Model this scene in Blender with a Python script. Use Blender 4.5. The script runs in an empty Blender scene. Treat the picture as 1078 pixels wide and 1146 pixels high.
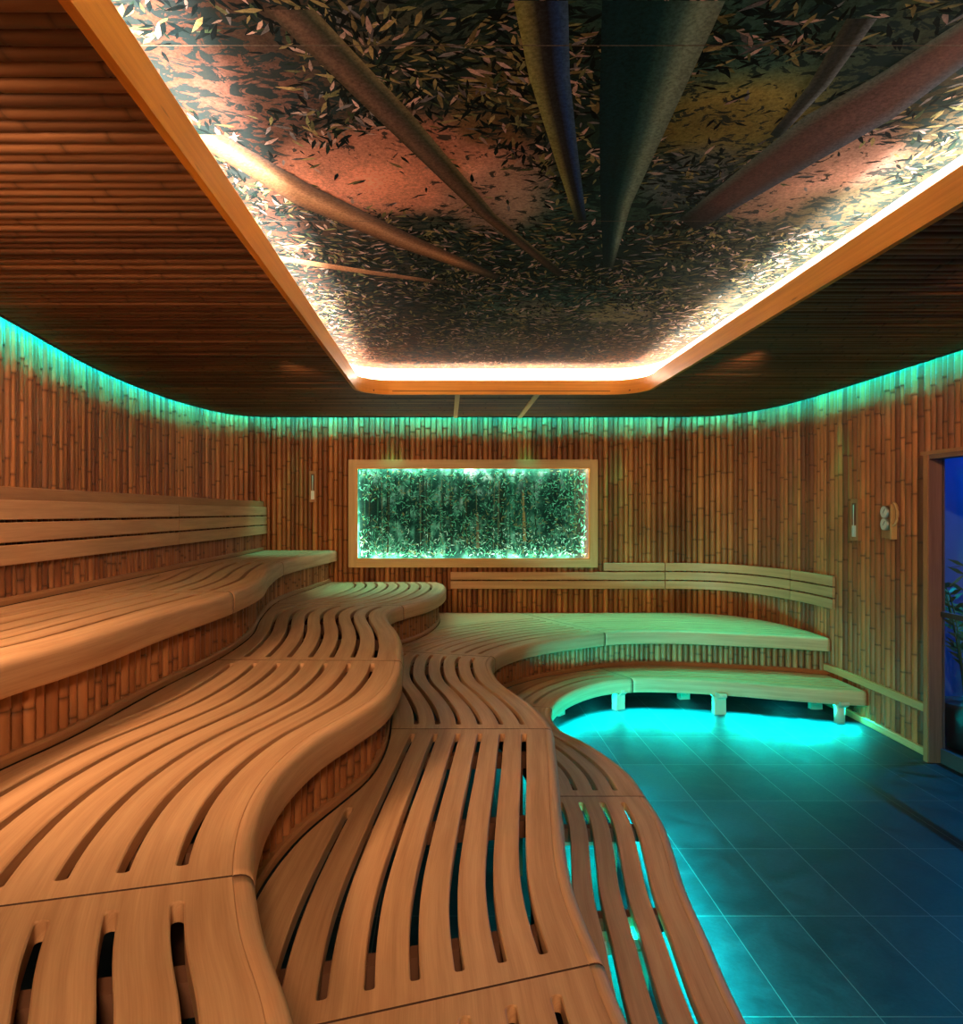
import bpy, math, random
from mathutils import Vector, noise
random.seed(7)
C = bpy.context.scene
PI = math.pi

# ------------------------------------------------------------------ camera / world / exposure
CAMZ = 1.75
FPX = 776.0
cam = bpy.data.cameras.new('camera')
camo = bpy.data.objects.new('camera', cam)
C.collection.objects.link(camo)
camo.location = (0, 0, CAMZ)
camo.rotation_euler = (PI/2, 0, 0)
cam.sensor_width = 36.0
cam.sensor_fit = 'AUTO'
cam.lens = FPX/1146*36
cam.shift_x = 39/1146
cam.clip_start = 0.02
C.camera = camo
w = bpy.data.worlds.new('world'); C.world = w
w.use_nodes = True
w.node_tree.nodes['Background'].inputs[0].default_value = (0.02, 0.02, 0.03, 1)
w.node_tree.nodes['Background'].inputs[1].default_value = 0.0
C.view_settings.view_transform = 'Standard'
C.view_settings.look = 'None'
C.view_settings.exposure = 0.80
C.view_settings.gamma = 1.0
C.view_settings.use_curve_mapping = False
C.cycles.use_denoising = True
C.cycles.max_bounces = 8
C.cycles.diffuse_bounces = 5
C.cycles.sample_clamp_indirect = 8
C.cycles.caustics_reflective = False

# light settings ------------------------------------------------
COVE_COL = (0.0, 0.85, 1.0); COVE_STR = 135.0
MURAL_COL = (1.0, 0.84, 0.70); MURAL_STR = 17.0; MURAL2_COL = (1.0, 0.95, 0.88); MURAL2_STR = 100.0
WIN_COL = (0.82, 1.0, 0.95); WIN_STR = 48.0
UNDER_COL = (0.0, 1.0, 0.88); UNDER_W = 3.6
WARM_COL = (1.0, 0.59, 0.31)
BLUE_COL = (0.0, 0.20, 1.0); BLUE_W = 60.0

ZC = CAMZ+1.055      # underside of the low ceiling
ZT = {1: 0.280, 2: 0.620, 3: 0.966, 4: 1.320}
ZTOP = 2.93

def spot(name, loc, target, col, power, size, blend=0.8, rad=0.25):
    l = bpy.data.lights.new(name, 'SPOT'); l.color = col; l.energy = power
    l.spot_size = math.radians(size); l.spot_blend = blend; l.shadow_soft_size = rad
    o = bpy.data.objects.new(name, l); C.collection.objects.link(o)
    o.location = loc
    o.rotation_euler = (Vector(target)-Vector(loc)).to_track_quat('-Z', 'Y').to_euler()
    return o
# added warm fill spots, unseen at the ceiling, and the blue lamp of the shower beyond the glass door
FILL_SPOTS = [((0.1, -1.0, ZC-0.06), (-0.9, 3.9, 0.8), 260, 92),
         ((-1.6, 1.2, ZC-0.06), (-1.3, 4.4, 1.0), 215, 125)]
for lo, ta, pw in (((-1.15, 4.7, ZC-0.05), (-0.9, 7.8, 1.75), 34), ((0.9, 6.75, ZC-0.05), (0.6, 7.8, 0.9), 7), ((2.05, 4.4, ZC-0.05), (2.4, 7.7, 1.75), 42), ((2.15, 2.4, ZC-0.05), (3.44, 5.5, 1.55), 60)):
    spot('wall_fill', lo, ta, (1.0, 0.55, 0.24), pw*1.15, 62, 1.0, 0.03)  # added fill that warms the bamboo walls, no fixtures there
for lo, ta, pw, sz in FILL_SPOTS:
    spot('warm_fill', lo, ta, WARM_COL, pw, sz)
spot('blue_spot', (4.6, 5.05, 2.6), (2.7, 3.7, 0.0), (0.0, 0.55, 1.0), 130, 90, 0.5, 0.02)
l = bpy.data.lights.new('blue_lamp', 'AREA'); l.color = BLUE_COL; l.energy = 4; l.shape = 'DISK'; l.size = 0.3
o = bpy.data.objects.new('blue_lamp', l); C.collection.objects.link(o); o.location = (4.6, 5.0, 2.7)

GREEN_COL = (0.0, 1.0, 0.62)
for (x, y, tx, ty, pw) in ((0.9, 7.72, 0.95, 7.1, 40), (1.9, 7.72, 1.85, 7.1, 50), (2.75, 7.55, 2.45, 6.9, 50), (3.25, 6.9, 2.75, 6.4, 45), (3.36, 6.1, 2.95, 5.8, 22), (-0.6, 7.72, -0.65, 7.2, 26), (-1.7, 7.70, -1.65, 7.2, 16)):
    spot('green_fill', (x, y, ZC-0.03), (tx, ty, 0.6), GREEN_COL, pw*2.2, 58, 1.0, 0.04)  # added fill without fixtures, puts green light on the bench tops
# ------------------------------------------------------------------ materials
def nt(name):
    m = bpy.data.materials.new(name); m.use_nodes = True
    t = m.node_tree; b = t.nodes['Principled BSDF']
    return m, t, b
def node(t, kind, **kw):
    n = t.nodes.new(kind)
    for k, v in kw.items(): setattr(n, k, v)
    return n
def mix(t, fac, a, b, mode='MIX'):
    n = t.nodes.new('ShaderNodeMix'); n.data_type = 'RGBA'; n.blend_type = mode
    for s, v in ((n.inputs[0], fac), (n.inputs[6], a), (n.inputs[7], b)):
        if isinstance(v, bpy.types.NodeSocket): t.links.new(v, s)
        elif isinstance(v, (int, float)): s.default_value = v
        else: s.default_value = (*v, 1)
    return n.outputs[2]
def ramp(t, src, stops):
    n = t.nodes.new('ShaderNodeValToRGB'); t.links.new(src, n.inputs[0])
    e = n.color_ramp.elements
    while len(e) < len(stops): e.new(0.5)
    for k, (p, c) in enumerate(stops):
        e[k].position = p; e[k].color = (*c, 1) if not isinstance(c, float) else (c, c, c, 1)
    return n.outputs[0]
def math_n(t, op, a, b=None):
    n = t.nodes.new('ShaderNodeMath'); n.operation = op
    for s, v in ((n.inputs[0], a), (n.inputs[1], b)):
        if v is None: continue
        if isinstance(v, bpy.types.NodeSocket): t.links.new(v, s)
        else: s.default_value = v
    return n.outputs[0]
def noise_n(t, vec, scale, detail=3, rough=0.55, dist=0.0):
    n = t.nodes.new('ShaderNodeTexNoise')
    n.inputs['Scale'].default_value = scale; n.inputs['Detail'].default_value = detail
    n.inputs['Roughness'].default_value = rough; n.inputs['Distortion'].default_value = dist
    if vec is not None: t.links.new(vec, n.inputs['Vector'])
    return n.outputs[0]
def bump(t, b, h, strength=0.2, dist=0.002):
    n = t.nodes.new('ShaderNodeBump'); n.inputs['Strength'].default_value = strength
    n.inputs['Distance'].default_value = dist
    t.links.new(h, n.inputs['Height']); t.links.new(n.outputs[0], b.inputs['Normal'])
def mapping(t, vec, scale, loc=(0, 0, 0)):
    n = t.nodes.new('ShaderNodeMapping'); n.inputs['Scale'].default_value = scale
    n.inputs['Location'].default_value = loc
    t.links.new(vec, n.inputs['Vector']); return n.outputs[0]

def wood(name, dark, light, rough=0.5, uv=True, knots=False):
    m, t, b = nt(name)
    tc = node(t, 'ShaderNodeTexCoord')
    oi = node(t, 'ShaderNodeObjectInfo')
    src = tc.outputs['UV'] if uv else tc.outputs['Object']
    add = node(t, 'ShaderNodeVectorMath', operation='ADD'); t.links.new(src, add.inputs[0])
    sc = node(t, 'ShaderNodeVectorMath', operation='SCALE'); sc.inputs[3].default_value = 37.0
    comb = node(t, 'ShaderNodeCombineXYZ'); t.links.new(oi.outputs['Random'], comb.inputs[0]); t.links.new(oi.outputs['Random'], comb.inputs[1])
    t.links.new(comb.outputs[0], sc.inputs[0]); t.links.new(sc.outputs[0], add.inputs[1])
    v = add.outputs[0]
    g1 = noise_n(t, mapping(t, v, (1.2, 26, 1)), 1.0, 4, 0.6, 0.3)
    g2 = noise_n(t, mapping(t, v, (6, 260, 1)), 1.0, 2, 0.6)
    g3 = noise_n(t, mapping(t, v, (0.7, 9, 1)), 1.0, 2)
    c = ramp(t, g1, [(0.3, dark), (0.62, light)])
    c = mix(t, 0.28, c, ramp(t, g2, [(0.35, dark), (0.65, light)]))
    c = mix(t, 0.35, c, mix(t, 1.0, c, ramp(t, g3, [(0.3, 0.72), (0.7, 1.15)]), 'MULTIPLY'))
    if knots:
        vo = node(t, 'ShaderNodeTexVoronoi'); vo.inputs['Scale'].default_value = 1.0
        t.links.new(mapping(t, v, (1.6, 9, 1)), vo.inputs['Vector'])
        c = mix(t, ramp(t, vo.outputs['Distance'], [(0.03, 0.75), (0.075, 0.0)]), c, tuple(x*0.35 for x in dark))
    t.links.new(c, b.inputs['Base Color'])
    b.inputs['Roughness'].default_value = rough
    b.inputs['Specular IOR Level'].default_value = 0.3
    bump(t, b, g2, 0.12, 0.001)
    return m

def bamboo(name, col, col2, rough=0.42):
    m, t, b = nt(name)
    at = node(t, 'ShaderNodeVertexColor'); at.layer_name = 'Col'
    tc = node(t, 'ShaderNodeTexCoord')
    n1 = noise_n(t, mapping(t, tc.outputs['UV'], (60, 2.5, 1)), 1.0, 3, 0.6)
    sep = node(t, 'ShaderNodeSeparateColor'); t.links.new(at.outputs['Color'], sep.inputs[0])
    c = mix(t, sep.outputs[0], col, col2)
    c = mix(t, 1.0, c, ramp(t, n1, [(0.3, 0.78), (0.7, 1.12)]), 'MULTIPLY')
    n2 = noise_n(t, tc.outputs['Object'], 2.2, 2)
    c = mix(t, 1.0, c, ramp(t, n2, [(0.3, 0.8), (0.7, 1.15)]), 'MULTIPLY')
    c = mix(t, math_n(t, 'MULTIPLY', sep.outputs[1], 0.8), c, (0.035, 0.014, 0.006))
    t.links.new(c, b.inputs['Base Color'])
    b.inputs['Roughness'].default_value = rough
    b.inputs['Specular IOR Level'].default_value = 0.3
    return m

def plain(name, col, rough=0.5, metal=0.0, var=0.12, scale=6.0):
    m, t, b = nt(name)
    tc = node(t, 'ShaderNodeTexCoord')
    n = noise_n(t, tc.outputs['Object'], scale, 3)
    t.links.new(mix(t, n, tuple(x*(1-var) for x in col), tuple(min(1, x*(1+var)) for x in col)), b.inputs['Base Color'])
    b.inputs['Roughness'].default_value = rough; b.inputs['Metallic'].default_value = metal
    return m

def emis(name, col, s):
    m, t, b = nt(name)
    b.inputs['Base Color'].default_value = (*col, 1)
    b.inputs['Emission Color'].default_value = (*col, 1); b.inputs['Emission Strength'].default_value = s
    return m

def printed(name, rough, glow=0.0, foliage=False):
    m, t, b = nt(name)
    at = node(t, 'ShaderNodeVertexColor'); at.layer_name = 'Col'
    tc = node(t, 'ShaderNodeTexCoord')
    c = at.outputs['Color']
    n = noise_n(t, tc.outputs['Object'], 90, 3, 0.7)
    c = mix(t, 1.0, c, ramp(t, n, [(0.32, 0.62), (0.68, 1.3)]), 'MULTIPLY')
    if foliage:
        f = noise_n(t, mapping(t, tc.outputs['Object'], (11, 15, 1)), 1.0, 5, 0.62, 1.6)
        bw = node(t, 'ShaderNodeRGBToBW'); t.links.new(at.outputs['Color'], bw.inputs[0])
        f = math_n(t, 'SUBTRACT', f, math_n(t, 'MULTIPLY', bw.outputs[0], 0.5))
        c = mix(t, ramp(t, f, [(0.47, 0.0), (0.50, 0.9)]), mix(t, 1.0, c, (1.5, 1.3, 1.1), 'MULTIPLY'), (0.008, 0.024, 0.026))
    t.links.new(c, b.inputs['Base Color'])
    b.inputs['Roughness'].default_value = 0.95
    b.inputs['Specular IOR Level'].default_value = 0.05
    if glow:
        t.links.new(c, b.inputs['Emission Color']); b.inputs['Emission Strength'].default_value = glow
    return m

M = {}
M['bench'] = wood('bench_wood', (0.40, 0.205, 0.10), (0.60, 0.355, 0.195), 0.5)
M['edge'] = wood('bench_edge_wood', (0.42, 0.22, 0.11), (0.62, 0.37, 0.21), 0.5)
M['slat'] = wood('backrest_wood', (0.42, 0.21, 0.10), (0.60, 0.33, 0.17), 0.5)
M['pine'] = wood('orange_pine', (0.60, 0.225, 0.022), (0.78, 0.33, 0.04), 0.45, knots=True)
M['framew'] = wood('pale_frame_wood', (0.52, 0.30, 0.12), (0.66, 0.42, 0.19), 0.45)
M['trimw'] = wood('trim_wood', (0.30, 0.13, 0.055), (0.44, 0.21, 0.09), 0.5)
M['jamb'] = wood('jamb_wood', (0.16, 0.08, 0.06), (0.27, 0.15, 0.11), 0.6, knots=True)
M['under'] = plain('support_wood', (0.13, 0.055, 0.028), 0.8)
M['seam_shade'] = plain('end_grain_seam_shade', (0.07, 0.03, 0.018), 0.8)  # end grain darkened further: shade of the seams put into its colour
M['leg'] = plain('leg_wood', (0.50, 0.42, 0.30), 0.6)
M['bamboo'] = bamboo('wall_bamboo', (0.20, 0.058, 0.018), (0.50, 0.19, 0.060))
M['bamboo_riser'] = bamboo('riser_bamboo', (0.25, 0.085, 0.03), (0.46, 0.19, 0.075))
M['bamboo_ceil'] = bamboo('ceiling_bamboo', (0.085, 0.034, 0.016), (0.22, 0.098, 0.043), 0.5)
M['backing'] = plain('dark_backing', (0.035, 0.016, 0.009), 0.9)
M['cove'] = plain('white_cove', (0.75, 0.73, 0.70), 0.7, var=0.04)
M['gaptop'] = plain('grey_gap_board', (0.2, 0.2, 0.2), 0.9)
M['led_cove'] = emis('green_led', COVE_COL, COVE_STR)
M['led_mural'] = emis('white_led', MURAL_COL, MURAL_STR)
M['led_mural2'] = emis('cool_led', MURAL2_COL, MURAL2_STR)
M['led_win'] = emis('window_led', WIN_COL, WIN_STR)
M['mural'] = printed('printed_canopy', 0.55, foliage=True)
M['mural2'] = printed('printed_stems', 0.55)
M['forest'] = printed('printed_forest', 0.35, 0.2)
M['metal'] = plain('brushed_metal', (0.55, 0.56, 0.56), 0.3, 1.0)
M['dial'] = plain('dial_face', (0.62, 0.72, 0.70), 0.4, var=0.05)
M['dark'] = plain('dark_ink', (0.03, 0.03, 0.03), 0.5)
M['white'] = plain('white_scale', (0.75, 0.78, 0.76), 0.4, var=0.03)
M['plaster'] = plain('blue_plaster', (0.16, 0.34, 0.72), 0.8)
M['leaf'] = plain('palm_leaf', (0.10, 0.22, 0.10), 0.5)
M['pot'] = plain('dark_pot', (0.05, 0.05, 0.06), 0.5)

def glass_mat():
    m, t, b = nt('door_glass')
    b.inputs['Base Color'].default_value = (0.85, 0.93, 1, 1)
    b.inputs['Roughness'].default_value = 0.05
    tr = node(t, 'ShaderNodeBsdfTransparent'); tr.inputs[0].default_value = (0.85, 0.92, 1, 1)
    gl = node(t, 'ShaderNodeBsdfGlossy'); gl.inputs['Roughness'].default_value = 0.04
    mx = node(t, 'ShaderNodeMixShader'); mx.inputs[0].default_value = 0.03
    t.links.new(tr.outputs[0], mx.inputs[1]); t.links.new(gl.outputs[0], mx.inputs[2])
    t.links.new(mx.outputs[0], t.nodes['Material Output'].inputs[0])
    return m
M['glass'] = glass_mat()

def floor_mat():
    m, t, b = nt('slate_tiles')
    tc = node(t, 'ShaderNodeTexCoord')
    sep = node(t, 'ShaderNodeSeparateXYZ'); t.links.new(tc.outputs['Object'], sep.inputs[0])
    tx = math_n(t, 'DIVIDE', sep.outputs[0], 0.30); ty = math_n(t, 'DIVIDE', math_n(t, 'SUBTRACT', sep.outputs[1], 0.004), 0.60)
    fx = math_n(t, 'FRACT', tx); fy = math_n(t, 'FRACT', ty)
    ex = math_n(t, 'MULTIPLY', math_n(t, 'MINIMUM', fx, math_n(t, 'SUBTRACT', 1.0, fx)), 0.30)
    ey = math_n(t, 'MULTIPLY', math_n(t, 'MINIMUM', fy, math_n(t, 'SUBTRACT', 1.0, fy)), 0.60)
    e = math_n(t, 'MINIMUM', ex, ey)
    g = math_n(t, 'LESS_THAN', e, 0.0017)
    cb = node(t, 'ShaderNodeCombineXYZ'); t.links.new(math_n(t, 'FLOOR', tx), cb.inputs[0]); t.links.new(math_n(t, 'FLOOR', ty), cb.inputs[1])
    wn = node(t, 'ShaderNodeTexWhiteNoise'); wn.noise_dimensions = '3D'; t.links.new(cb.outputs[0], wn.inputs['Vector'])
    add = node(t, 'ShaderNodeVectorMath', operation='ADD')
    sc = node(t, 'ShaderNodeVectorMath', operation='SCALE'); sc.inputs[3].default_value = 9.0
    t.links.new(wn.outputs['Color'], sc.inputs[0]); t.links.new(tc.outputs['Object'], add.inputs[0]); t.links.new(sc.outputs[0], add.inputs[1])
    n1 = noise_n(t, add.outputs[0], 5.0, 6, 0.65, 0.8)
    n2 = noise_n(t, add.outputs[0], 60.0, 4, 0.7)
    c = ramp(t, n1, [(0.3, (0.008, 0.016, 0.022)), (0.7, (0.028, 0.048, 0.062))])
    c = mix(t, 0.35, c, mix(t, 1.0, c, ramp(t, n2, [(0.3, 0.5), (0.7, 1.4)]), 'MULTIPLY'))
    c = mix(t, 1.0, c, ramp(t, wn.outputs['Value'], [(0.0, 0.72), (1.0, 1.15)]), 'MULTIPLY')
    c = mix(t, g, c, (0.13, 0.14, 0.145))
    t.links.new(c, b.inputs['Base Color'])
    t.links.new(ramp(t, n1, [(0.3, 0.42), (0.7, 0.62)]), b.inputs['Roughness'])
    b.inputs['Specular IOR Level'].default_value = 0.25
    h = math_n(t, 'SUBTRACT', math_n(t, 'ADD', math_n(t, 'MULTIPLY', n1, 1.0), math_n(t, 'MULTIPLY', n2, 0.3)), math_n(t, 'MULTIPLY', g, 0.6))
    bump(t, b, h, 0.35, 0.004)
    return m
M['floor'] = floor_mat()

# ------------------------------------------------------------------ mesh helpers
class MB:
    def __init__(s): s.v = []; s.f = []; s.uv = []; s.c = []; s.smooth = []; s.mi = []
    def vert(s, p, uv=(0, 0), c=(1, 0, 0)):
        s.v.append(tuple(p)); s.uv.append(uv); s.c.append(c); return len(s.v)-1
    def face(s, ids, smooth=False, mi=0):
        s.f.append(ids); s.smooth.append(smooth); s.mi.append(mi)
    def box(s, lo, hi, frame=None, c=(1, 0, 0), uvax=None):
        # frame: (origin, ex, ey, ez)
        if frame is None: frame = (Vector((0, 0, 0)), Vector((1, 0, 0)), Vector((0, 1, 0)), Vector((0, 0, 1)))
        O, X, Y, Z = frame
        d = [hi[k]-lo[k] for k in range(3)]
        L = uvax if uvax is not None else max(range(3), key=lambda k: d[k])
        faces = [((0, 0), 0), ((0, 1), 0), ((1, 0), 0), ((1, 1), 0), ((2, 0), 0), ((2, 1), 0)]
        for (ax, side), _ in faces:
            a, b_ = [k for k in range(3) if k != ax]
            pts = []
            for (p, q) in ((0, 0), (1, 0), (1, 1), (0, 1)):
                co = [0, 0, 0]; co[ax] = hi[ax] if side else lo[ax]
                co[a] = hi[a] if p else lo[a]; co[b_] = hi[b_] if q else lo[b_]
                if L == ax: uv = (co[a]*0.1, co[b_])
                elif L == a: uv = (co[a], co[b_]+co[ax])
                else: uv = (co[b_], co[a]+co[ax])
                pts.append(s.vert(O+X*co[0]+Y*co[1]+Z*co[2], uv, c))
            if (side == 1) == (ax != 1): s.face(pts)
            else: s.face(pts[::-1])
    def tube(s, pts, r, n=10, cap=True):
        P = [Vector(p) for p in pts]; rings = []
        for i, p in enumerate(P):
            a = P[max(0, i-1)]; b = P[min(len(P)-1, i+1)]
            d = (b-a).normalized()
            up = Vector((0, 0, 1)) if abs(d.z) < 0.95 else Vector((1, 0, 0))
            x = d.cross(up).normalized(); y = d.cross(x)
            rr = r[i] if isinstance(r, (list, tuple)) else r
            rings.append([s.vert(p+x*math.cos(2*PI*k/n)*rr+y*math.sin(2*PI*k/n)*rr, (i*0.1, k/n*0.1)) for k in range(n)])
        for i in range(len(P)-1):
            for k in range(n):
                s.face([rings[i][k], rings[i][(k+1) % n], rings[i+1][(k+1) % n], rings[i+1][k]], True)
        if cap: s.face(rings[0][::-1]); s.face(rings[-1])
    def sweep(s, frames, prof, closed=True, smooth=True, caps=True, flip=False):
        # frames: list of (origin, ea, eb, s) ; prof: list of (a, b)
        n = len(prof); rings = []
        per = [0]
        for k in range(1, n): per.append(per[-1]+math.dist(prof[k], prof[k-1]))
        for (O, A, B, u) in frames:
            rings.append([s.vert(O+A*a+B*b, (u, per[k])) for k, (a, b) in enumerate(prof)])
        for i in range(len(frames)-1):
            for k in range(n if closed else n-1):
                q = [rings[i][k], rings[i][(k+1) % n], rings[i+1][(k+1) % n], rings[i+1][k]]
                s.face(q[::-1] if flip else q, smooth)
        if caps and closed:
            s.face(rings[0][::-1] if not flip else rings[0]); s.face(rings[-1] if not flip else rings[-1][::-1])
    def build(s, name, mat, parent=None, auto=None):
        me = bpy.data.meshes.new(name)
        me.from_pydata(s.v, [], s.f)
        me.update()
        uvl = me.uv_layers.new(name='UVMap')
        cl = me.color_attributes.new('Col', 'FLOAT_COLOR', 'POINT')
        buf = []
        for li in me.loops: buf.extend(s.uv[li.vertex_index])
        uvl.data.foreach_set('uv', buf)
        buf = []
        for c in s.c: buf.extend((c[0], c[1], c[2], 1))
        cl.data.foreach_set('color', buf)
        me.polygons.foreach_set('use_smooth', s.smooth)
        mats = mat if isinstance(mat, (list, tuple)) else [mat]
        for m in mats: me.materials.append(m)
        if len(mats) > 1: me.polygons.foreach_set('material_index', s.mi)
        import bmesh
        bm = bmesh.new(); bm.from_mesh(me)
        if auto != 'keep': bmesh.ops.recalc_face_normals(bm, faces=bm.faces)
        bm.to_mesh(me); bm.free()
        o = bpy.data.objects.new(name, me); C.collection.objects.link(o)
        if parent is not None: o.parent = parent; o.matrix_parent_inverse = parent.matrix_world.inverted()
        return o

def thing(name, label, cat, loc=(0, 0, 0), group=None):
    o = bpy.data.objects.new(name, None); C.collection.objects.link(o)
    o.empty_display_size = 0.1
    o.location = loc; o['label'] = label; o['category'] = cat
    o.matrix_world.translation = Vector(loc)
    if group: o['group'] = group
    bpy.context.view_layer.update()
    return o
def tag(o, label, cat, group=None):
    o['label'] = label; o['category'] = cat
    if group: o['group'] = group
    return o
def struct(name, mb, mat, label=None, **k):
    o = mb.build(name, mat, **k); o['kind'] = 'structure'
    if label: o['label'] = label
    return o

def catmull(pts, step=0.02):
    P = [Vector((p[0], p[1])) for p in pts]
    P = [P[0]*2-P[1]]+P+[P[-1]*2-P[-2]]
    out = []
    for i in range(1, len(P)-2):
        p0, p1, p2, p3 = P[i-1], P[i], P[i+1], P[i+2]
        # centripetal
        t0 = 0; t1 = t0+max((p1-p0).length, 1e-6)**0.5; t2 = t1+max((p2-p1).length, 1e-6)**0.5; t3 = t2+max((p3-p2).length, 1e-6)**0.5
        n = max(2, int((p2-p1).length/0.01))
        for k in range(n):
            t = t1+(t2-t1)*k/n
            A1 = p0*((t1-t)/(t1-t0))+p1*((t-t0)/(t1-t0)); A2 = p1*((t2-t)/(t2-t1))+p2*((t-t1)/(t2-t1)); A3 = p2*((t3-t)/(t3-t2))+p3*((t-t2)/(t3-t2))
            B1 = A1*((t2-t)/(t2-t0))+A2*((t-t0)/(t2-t0)); B2 = A2*((t3-t)/(t3-t1))+A3*((t-t1)/(t3-t1))
            out.append(B1*((t2-t)/(t2-t1))+B2*((t-t1)/(t2-t1)))
    out.append(P[-2])
    return resample(out, step)
def resample(pts, step):
    pts = [Vector((p[0], p[1])) for p in pts]
    L = [0]
    for i in range(1, len(pts)): L.append(L[-1]+(pts[i]-pts[i-1]).length)
    n = max(2, int(round(L[-1]/step))); out = []; j = 0
    for k in range(n+1):
        s = L[-1]*k/n
        while j < len(L)-2 and L[j+1] < s: j += 1
        d = L[j+1]-L[j]
        out.append(pts[j].lerp(pts[j+1], (s-L[j])/d if d > 0 else 0))
    return out
def smooth(pts, it=6):
    P = [p.copy() for p in pts]
    for _ in range(it):
        Q = [p.copy() for p in P]
        for i in range(1, len(P)-1): Q[i] = (P[i-1]+P[i]*2+P[i+1])/4
        P = Q
    return P

class Curve:
    def __init__(s, pts, step=0.02, it=12, raw=False):
        s.P = [Vector((p[0], p[1])) for p in pts] if raw else smooth(catmull(pts, step), it)
        s.L = [0]
        for i in range(1, len(s.P)): s.L.append(s.L[-1]+(s.P[i]-s.P[i-1]).length)
        s.len = s.L[-1]
    def at(s, u):
        u = max(0, min(s.len, u))
        i = min(len(s.P)-2, max(0, int(u/s.len*(len(s.P)-1))))
        while i > 0 and s.L[i] > u: i -= 1
        while i < len(s.P)-2 and s.L[i+1] < u: i += 1
        d = s.L[i+1]-s.L[i]
        return s.P[i].lerp(s.P[i+1], (u-s.L[i])/d if d else 0)
    def tan(s, u, e=0.02):
        return (s.at(min(s.len, u+e))-s.at(max(0, u-e))).normalized()
    def nearest(s, p):
        p = Vector(p); i = min(range(len(s.P)), key=lambda k: (s.P[k]-p).length)
        return s.L[i]
    def offset(s, d, side=1):
        # side=1: to the left of travel
        out = []
        for i in range(len(s.P)):
            t = s.tan(s.L[i]); n = Vector((-t.y, t.x))*side
            out.append(s.P[i]+n*d)
        c = Curve(smooth(out, 3), raw=True)
        return c

def ray_hit(p, d, poly):
    best = None
    for i in range(len(poly)-1):
        a, b = poly[i], poly[i+1]; e = b-a
        den = d.x*e.y-d.y*e.x
        if abs(den) < 1e-9: continue
        ap = a-p
        t = (ap.x*e.y-ap.y*e.x)/den
        q = (ap.x*d.y-ap.y*d.x)/den
        if -1e-6 <= q <= 1+1e-6 and t > 1e-4 and (best is None or t < best): best = t
    return best

def v3(p, z): return Vector((p.x, p.y, z))

# ------------------------------------------------------------------ bamboo canes
def cane(mb, O, A, T, N, length, r, pitch, arc=None, first=None, step=0.0, tint=None, seg=7, u0=0.0, depth=1.0):
    """half-round cane from O along A; T sideways, N outward"""
    tint = random.random() if tint is None else tint
    rings = [(0.0, r, 0.0, 0)]
    z = first if first is not None else random.uniform(0.05, pitch)
    lift = step
    rr = r
    segs = []
    while z < length-0.03:
        rings += [(z-0.016, rr, lift, 0.05), (z-0.006, rr*1.07, lift, 0.35), (z, rr*0.93, lift, 1.0)]
        lift = 0.0
        if random.random() < 0.25: tint = min(1, max(0, tint+random.uniform(-0.5, 0.5)))
        rr = r*random.uniform(0.93, 1.05)
        rings += [(z+0.005, rr*1.05, lift, 0.5), (z+0.016, rr, lift, 0.0)]
        z += pitch*random.uniform(0.7, 1.3)
    rings.append((length, rr, lift, 0.0))
    a0, a1 = arc or (-0.3, PI+0.3)
    prev = None
    for (z, q, lf, dk) in rings:
        ids = []
        for k in range(seg):
            a = a0+(a1-a0)*k/(seg-1)
            p = O+A*z+T*(math.cos(a)*min(q, r*1.03))+N*(math.sin(a)*q*depth+lf)
            ids.append(mb.vert(p, (u0+k*0.01, z), (tint, dk, 0)))
        if prev:
            for k in range(seg-1): mb.face([prev[k], prev[k+1], ids[k+1], ids[k]], True)
        prev = ids

def clad(path, side, z0, z1, w=0.055, lift=0.0, top_step=True, s0=0.0, s1=None, inset=0.022, pitch=0.36, mb=None, gap=None):
    """vertical canes along a Curve; side = direction the canes bulge"""
    mb = mb or MB()
    s = s0; s1 = path.len if s1 is None else s1
    while s < s1-0.01:
        ww = min(w*random.uniform(0.80, 1.18), max(0.02, s1-s))
        u = s+ww/2
        p = path.at(u); t = path.tan(u, 0.04); n = Vector((-t.y, t.x))*side
        O = v3(p-n*inset, z1); ln = z1-z0
        jut = random.uniform(-0.004, 0.003)
        if gap and gap[0]-ww/2 < p.x < gap[1]+ww/2:
            cane(mb, v3(p-n*(inset-jut), gap[2]), Vector((0, 0, -1)), v3(t, 0), v3(n, 0), gap[2]-z0, ww/2, pitch, u0=s)
            ln = z1-gap[3]
        cane(mb, O+v3(n, 0)*jut, Vector((0, 0, -1)), v3(t, 0), v3(n, 0), ln, ww/2, pitch,
             first=random.uniform(0.20, 0.46) if top_step else None, step=0.005 if top_step else 0.0, u0=s)
        s += ww*1.035
    return mb

# ------------------------------------------------------------------ room plan
WALLY = 7.80
left_pts = [(-2.15, -1.2), (-2.2, 0.2), (-2.28, 1.6), (-2.38, 2.8), (-2.50, 3.75), (-2.67, 5.02), (-2.70, 5.9), (-2.65, 6.66), (-2.47, 7.42), (-2.24, 7.70), (-1.98, 7.80)]
W_left = Curve(left_pts, 0.03, 6)
W_back = Curve([(-1.98, 7.80), (2.2, 7.80)], 0.1, 0)
right_pts = [(2.2, 7.80), (2.65, 7.79), (3.0, 7.68), (3.27, 7.33), (3.42, 6.82), (3.46, 6.2), (3.46, 5.6), (3.45, 4.92)]
W_right = Curve(right_pts, 0.03, 6)
W_right2 = Curve([(3.42, 3.62), (3.38, 1.5), (3.3, -1.2)], 0.1, 2)
W_rup = Curve(right_pts+[(3.44, 4.4), (3.42, 3.62), (3.38, 1.5), (3.3, -1.2)], 0.03, 6)
wall_all = W_left.P+W_back.P+W_right.P
CANT = 0.027

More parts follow.
